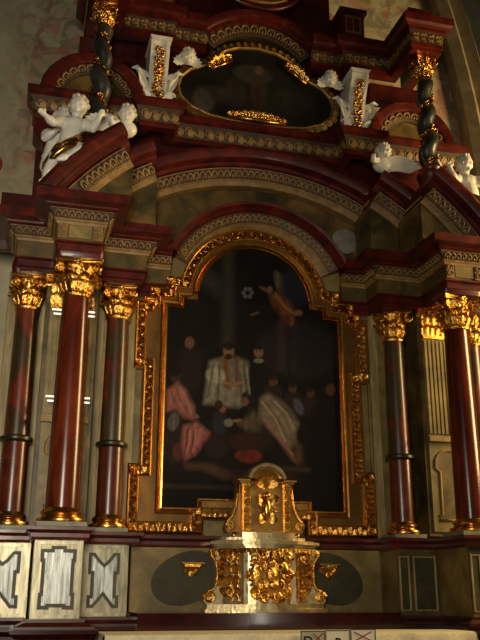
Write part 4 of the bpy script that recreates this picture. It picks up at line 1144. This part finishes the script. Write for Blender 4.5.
# corner strips and side panels
for s in (-1, 1):
    m = MB(); m.box(min(s*.205, s*.245), max(s*.205, s*.245), -.455, -.40, 1.175, 1.66); m.build('corner_strip', 'silver_bright', T)
    m = MB()
    a, b = Vector((s*.25, -.41, 0)), Vector((s*.43, -.30, 0)); tt = (b-a).normalized(); n = Vector((tt.y, -tt.x, 0)); n = n if n.y < 0 else -n
    for q in range(3):
        for zz in (1.24, 1.34, 1.44, 1.54):
            c = a.lerp(b, .2+.3*q)+Vector((0, 0, zz))+n*.004
            m.leaf(c, tt, (0, 0, 1), n, .06, .10, .25, .5, 4, 5)
    for zz, r in ((1.28, .05), (1.57, .05)):
        m.spiral(a.lerp(b, .5)+Vector((0, 0, zz))+n*.02, tt, (0, 0, 1), r, .01, 1.5, .012)
    # tall looped frame on the panel
    for off in (.12, .42):
        c = a.lerp(b, off)+n*.012; m.tube([c+Vector((0, 0, 1.20)), c+tt*.02+Vector((0, 0, 1.3)), c+Vector((0, 0, 1.42)), c+tt*.02+Vector((0, 0, 1.54)), c+Vector((0, 0, 1.63))], .011, 6)
    m.build('gilt_side_relief', 'gold', T, True, ang=1.)
    pl = [(.40, 1.175), (.56, 1.175), (.575, 1.20), (.57, 1.255), (.535, 1.285), (.49, 1.30), (.462, 1.35), (.455, 1.45), (.465, 1.53), (.49, 1.565), (.515, 1.60), (.515, 1.64), (.49, 1.66), (.40, 1.66)]
    m = MB(); m.prism_xz([(s*x, z) for x, z in pl], -.32, -.17); c = m.build('side_console', 'silver_bright', T)
    m = MB(); m.spiral((s*.525, -.33, 1.232), (s, 0, 0), (0, 0, 1), .05, .012, 1.7, .018); m.spiral((s*.475, -.33, 1.61), (s, 0, 0), (0, 0, 1), .035, .008, 1.6, .013)
    m.tube([(s*x, -.325, z) for x, z in pl[3:12]], .014, 7)
    for zz in (1.33, 1.41, 1.49): m.leaf((s*.425, -.322, zz), (1, 0, 0), (s*.1, 0, 1), (0, -1, 0), .05, .09, .3, .5, 4, 5)
    m.build('console_scrolls', 'gold', c, True, ang=1.)
m = MB()
for k in range(22):
    x = -.44+.88*k/21; q = abs(x); y = -.475 if q < .22 else -.475+(q-.22)*.62
    m.leaf((x, y, 1.655), (1, 0, 0), (0, 0, -1), (0, -1, 0), .04, .05, .3, .4, 4, 4)
m.build('leaf_fringe', 'gold', T, True, ang=1.)
# upper stage
m = MB(); plate(m, tab_plan(.38, .24, -.40, -.34), 1.73, 1.755); plate(m, tab_plan(.34, .235, -.375, -.31), 1.755, 1.80); m.build('upper_plinth', 'silver_bright', T)
m = MB()
for s in (-1, 1): m.ball((s*.30, -.335, 1.775), (.035, .025, .03), 10, 8)
m.build('plinth_bosses', 'gold_smooth', T, True)
m = MB(); m.box(-.245, .245, -.36, -.15, 1.80, 2.27); up = m.build('upper_box', 'gold_smooth', T)
m = MB(); m.box(-.155, .155, -.372, -.36, 1.83, 2.21); m.build('niche_panel', 'gold_dull', up)
m = MB(); c = Vector((-.005, -.38, 2.03))
for k in range(18):
    a = 2*PI*k/18; r = .13 if k % 2 else .10
    m.tube([c+Vector((.03*math.cos(a), 0, .05*math.sin(a))), c+Vector((r*math.cos(a), 0, r*1.05*math.sin(a)))], [.008, .003], 5)
m.build('rays', 'gold_smooth', up, True)
m = MB(); m.ball(c+Vector((0, -.012, -.02)), (.04, .034, .10), 12, 10); m.ball(c+Vector((0, -.02, .105)), .036, 10, 8)
for s in (-1, 1):
    m.leaf(c+Vector((s*.015, 0, .03)), (0, 0, 1), (s*.8, 0, .5), (0, -1, 0), .08, .13, .3, .4, 4, 5)
    m.leaf(c+Vector((s*.01, 0, -.10)), (0, 0, 1), (s*.9, 0, -.1), (0, -1, 0), .07, .11, .3, .4, 4, 5)
m.build('pelican_figure', 'gold_smooth', up, True, ang=1.)
for s in (-1, 1):
    m = MB(); m.box(min(s*.17, s*.225), max(s*.17, s*.225), -.39, -.355, 1.81, 2.26)
    for zz in (1.86, 1.93, 2.0, 2.07, 2.14, 2.2): m.leaf((s*.1975, -.39, zz-.03), (1, 0, 0), (0, 0, 1), (0, -1, 0), .045, .075, .25, .5, 4, 5)
    m.build('gilt_pilaster', 'gold', up, True, ang=.8)
    m = MB(); m.box(min(s*.165, s*.285), max(s*.165, s*.285), -.41, -.15, 2.265, 2.28); m.box(min(s*.17, s*.265), max(s*.17, s*.265), -.395, -.15, 2.245, 2.265); m.build('small_cornice', 'gold_dull', up)
    pl = [(.245, 1.80), (.365, 1.80), (.38, 1.84), (.36, 1.90), (.32, 1.94), (.285, 2.02), (.27, 2.12), (.262, 2.24), (.245, 2.24)]
    m = MB(); m.prism_xz([(s*x, z) for x, z in pl], -.31, -.18); sc = m.build('side_scroll', 'gold_dull', up)
    m = MB(); m.spiral((s*.335, -.318, 1.86), (s, 0, 0), (0, 0, 1), .042, .01, 1.6, .015); m.tube([(s*x, -.315, z) for x, z in pl[2:8]], .013, 7); m.build('scroll_edge', 'gold', sc, True)
arc_sweep(MB(), 2.24, -1.15, 1.15, [(.0, .15), (.15, .15), (.15, .37), (.0, .37)], 20).build('arched_gable', 'gold_smooth', up)
arc_sweep(MB(), 2.24, -1.28, 1.28, [(.15, .15), (.15, .39), (.165, .41), (.19, .41), (.2, .40), (.2, .15)], 24).build('gable_moulding', 'silver_bright', up, True, ang=.6)
m = MB()
for k in range(7):
    a = -1.1+2.2*k/6; m.leaf((.02*math.sin(a), -.375, 2.22), (math.cos(a), 0, -math.sin(a)), (math.sin(a), 0, math.cos(a)), (0, -1, 0), .055, .125, .25, .5, 4, 5)
m.build('gable_shell', 'gold', up, True, ang=1.)

# ------------------------------------------------------------------ altar table
t = thing('altar_table', 'long altar table hidden under the white cloth', 'table', (0, -.95, 0))
MB().box(-1.5, 1.5, -1.26, -.66, .93, .965).build('table_top', 'wood', t)
MB().box(-1.35, 1.35, -1.2, -.70, 0, .93).build('table_body', 'red_dark', t)
c = thing('altar_cloth', 'long white linen altar cloth with lace edge covering the table below the tabernacle', 'cloth', (0, -.95, .966))
mb = MB(); rows = []
def cl(x): return .004*math.sin(x*9)+.003*math.sin(x*23)
nx = 80
for sgn in (0,):
    for i in range(nx+1):
        x = -1.54+3.08*i/nx; w = cl(x)
        e = .0
        rows.append([(x, -.655, .968), (x, -.9, .9695+w*.3), (x, -1.25, .9695+w*.3+e), (x, -1.285, .966+e), (x, -1.298+w, .95), (x, -1.302+2*w, .88), (x, -1.304+3*w, .80), (x, -1.297+3*w, .80), (x, -1.29+2*w, .88), (x, -1.28, .95), (x, -1.26, .9665), (x, -.655, .9665)])
mb.rings(rows); mb.build('linen', 'linen', c, True, ang=.8)
mb = MB(); rows = []
for i in range(nx*2+1):
    x = -1.54+3.08*i/nx/2; w = cl(x)
    rows.append([(x, -1.306+2.6*w, .89), (x, -1.309+3*w, .80), (x, -1.311+3.4*w, .70-.012*abs(math.sin(x*26)))])
mb.rings(rows, prof_closed=False, caps=False); mb.build('lace_edge', 'lace', c, True)
for s in (-1, 1):
    mb = MB(); rows = []
    for i in range(13):
        y = -1.29+.62*i/12; w = .004*math.sin(y*24)
        rows.append([(s*1.54, y, .968), (s*(1.552+w), y, .955), (s*(1.558+2*w), y, .86), (s*(1.56+3*w), y, .74)])
    mb.rings(rows, prof_closed=False, caps=False); mb.build('end_drop', 'linen', c, True)

# cards leaning on the table front
def text_mesh(name, s, size, m, parent, x, y, z, tilt):
    cu = bpy.data.curves.new(name, 'FONT'); cu.body = s; cu.size = size; cu.extrude = .0006; cu.align_x = 'CENTER'; cu.offset = .002
    cu.materials.append(M[m]); o = bpy.data.objects.new('tmp', cu); COL.objects.link(o)
    me = bpy.data.meshes.new_from_object(o.evaluated_get(bpy.context.evaluated_depsgraph_get())); bpy.data.objects.remove(o)
    o = bpy.data.objects.new(name, me); COL.objects.link(o)
    o.rotation_euler = (PI/2-tilt, 0, 0); o.location = Vector((x, y, z)); o.parent = parent
    o.matrix_parent_inverse = Matrix.Translation(parent.location).inverted()
    return o
def card(x0, x1, z1, m, label, letter, lx, cross):
    yf = -1.315
    t = thing('altar_card', label, 'card', ((x0+x1)/2, yf, z1-.2), 'cards on the altar front')
    MB().box(x0, x1, yf-.006, yf, z1-.26, z1).build('sheet', m, t)
    mb = MB(); b = .006
    for a, bb, c_, d in ((x0, x0+b, z1-.26, z1), (x1-b, x1, z1-.26, z1), (x0, x1, z1-b, z1), (x0, x1, z1-.26, z1-.26+b)): mb.box(a, bb, yf-.0085, yf-.006, c_, d)
    mb.build('black_edge', 'ink', t)
    if letter: text_mesh('letter', letter, .11, 'ink', t, x0+lx, yf-.008, z1-letter_drop, 0)
    if cross:
        cx, w = cross; mb = MB()
        for s in (-1, 1):
            mb.tube([(x0+cx-w, yf-.008, z1-.055+s*.035), (x0+cx, yf-.008, z1-.055), (x0+cx+w, yf-.008, z1-.055-s*.035)], .0045, 5)
        mb.build('cross_mark', 'ink_red', t)
letter_drop = .115
card(-.01, .192, .988, 'paper_grey', 'grey card with black letter and small red cross, leftmost at the altar front', 'D', .06, (.145, .04))
letter_drop = .135
card(.197, .405, .992, 'paper', 'white card with a black letter, middle of the three cards at the altar front', 'R', .11, None)
card(.41, .625, .998, 'paper', 'white card with a red cross, right of the three cards at the altar front', None, 0, (.105, .075))

# ------------------------------------------------------------------ light
def area(name, loc, rot, sx, sy, e, col):
    l = bpy.data.lights.new(name, 'AREA'); l.shape = 'RECTANGLE'; l.size = sx; l.size_y = sy; l.energy = e; l.color = col
    o = bpy.data.objects.new(name, l); COL.objects.link(o); o.location = loc; o.rotation_euler = rot; return o
def aim(o, tgt):
    d = Vector(tgt)-o.location; o.rotation_euler = d.to_track_quat('-Z', 'Y').to_euler()
a1 = area('nave_window_light', (-3.0, -8.6, 2.3), (0, 0, 0), 1.4, 2.4, 70, (1, .90, .70)); aim(a1, (-2.2, 0, 3.4)); a1.data.spread = math.radians(76)
a2 = area('side_window_light', (5.6, -2.4, 4.6), (0, 0, 0), 1.7, 3.4, 470, (1, .70, .30)); aim(a2, (0, -.6, 4.2))
a3 = area('church_door_light', (2.3, -9.0, 1.2), (0, 0, 0), .16, 1.6, 12, (1, .90, .72)); aim(a3, (0, 0, 1.4))
w = bpy.data.worlds.new('World'); S.world = w; w.use_nodes = True
w.node_tree.nodes['Background'].inputs[0].default_value = (.9, .76, .52, 1)
w.node_tree.nodes['Background'].inputs[1].default_value = .014

# ------------------------------------------------------------------ camera
cam = bpy.data.cameras.new('camera'); co = bpy.data.objects.new('camera', cam); COL.objects.link(co)
cam.sensor_fit = 'VERTICAL'; cam.sensor_height = 24; cam.lens = 837/640*24; cam.clip_start = .05
yw, pt, rl = math.radians(14.67), math.radians(17.99), math.radians(.16)
fw = Vector((math.sin(yw)*math.cos(pt), math.cos(yw)*math.cos(pt), math.sin(pt)))
rt = Vector((math.cos(yw), -math.sin(yw), 0)); up = rt.cross(fw)
r2 = rt*math.cos(rl)+up*math.sin(rl); u2 = up*math.cos(rl)-rt*math.sin(rl)
mw = Matrix((r2, u2, -fw)).transposed().to_4x4(); mw.translation = Vector((-2.26, -8, 1.28))
co.matrix_world = mw
S.camera = co
S.view_settings.view_transform = 'Standard'; S.view_settings.look = 'None'; S.view_settings.gamma = 1; S.view_settings.use_curve_mapping = False
S.view_settings.exposure = 0.0
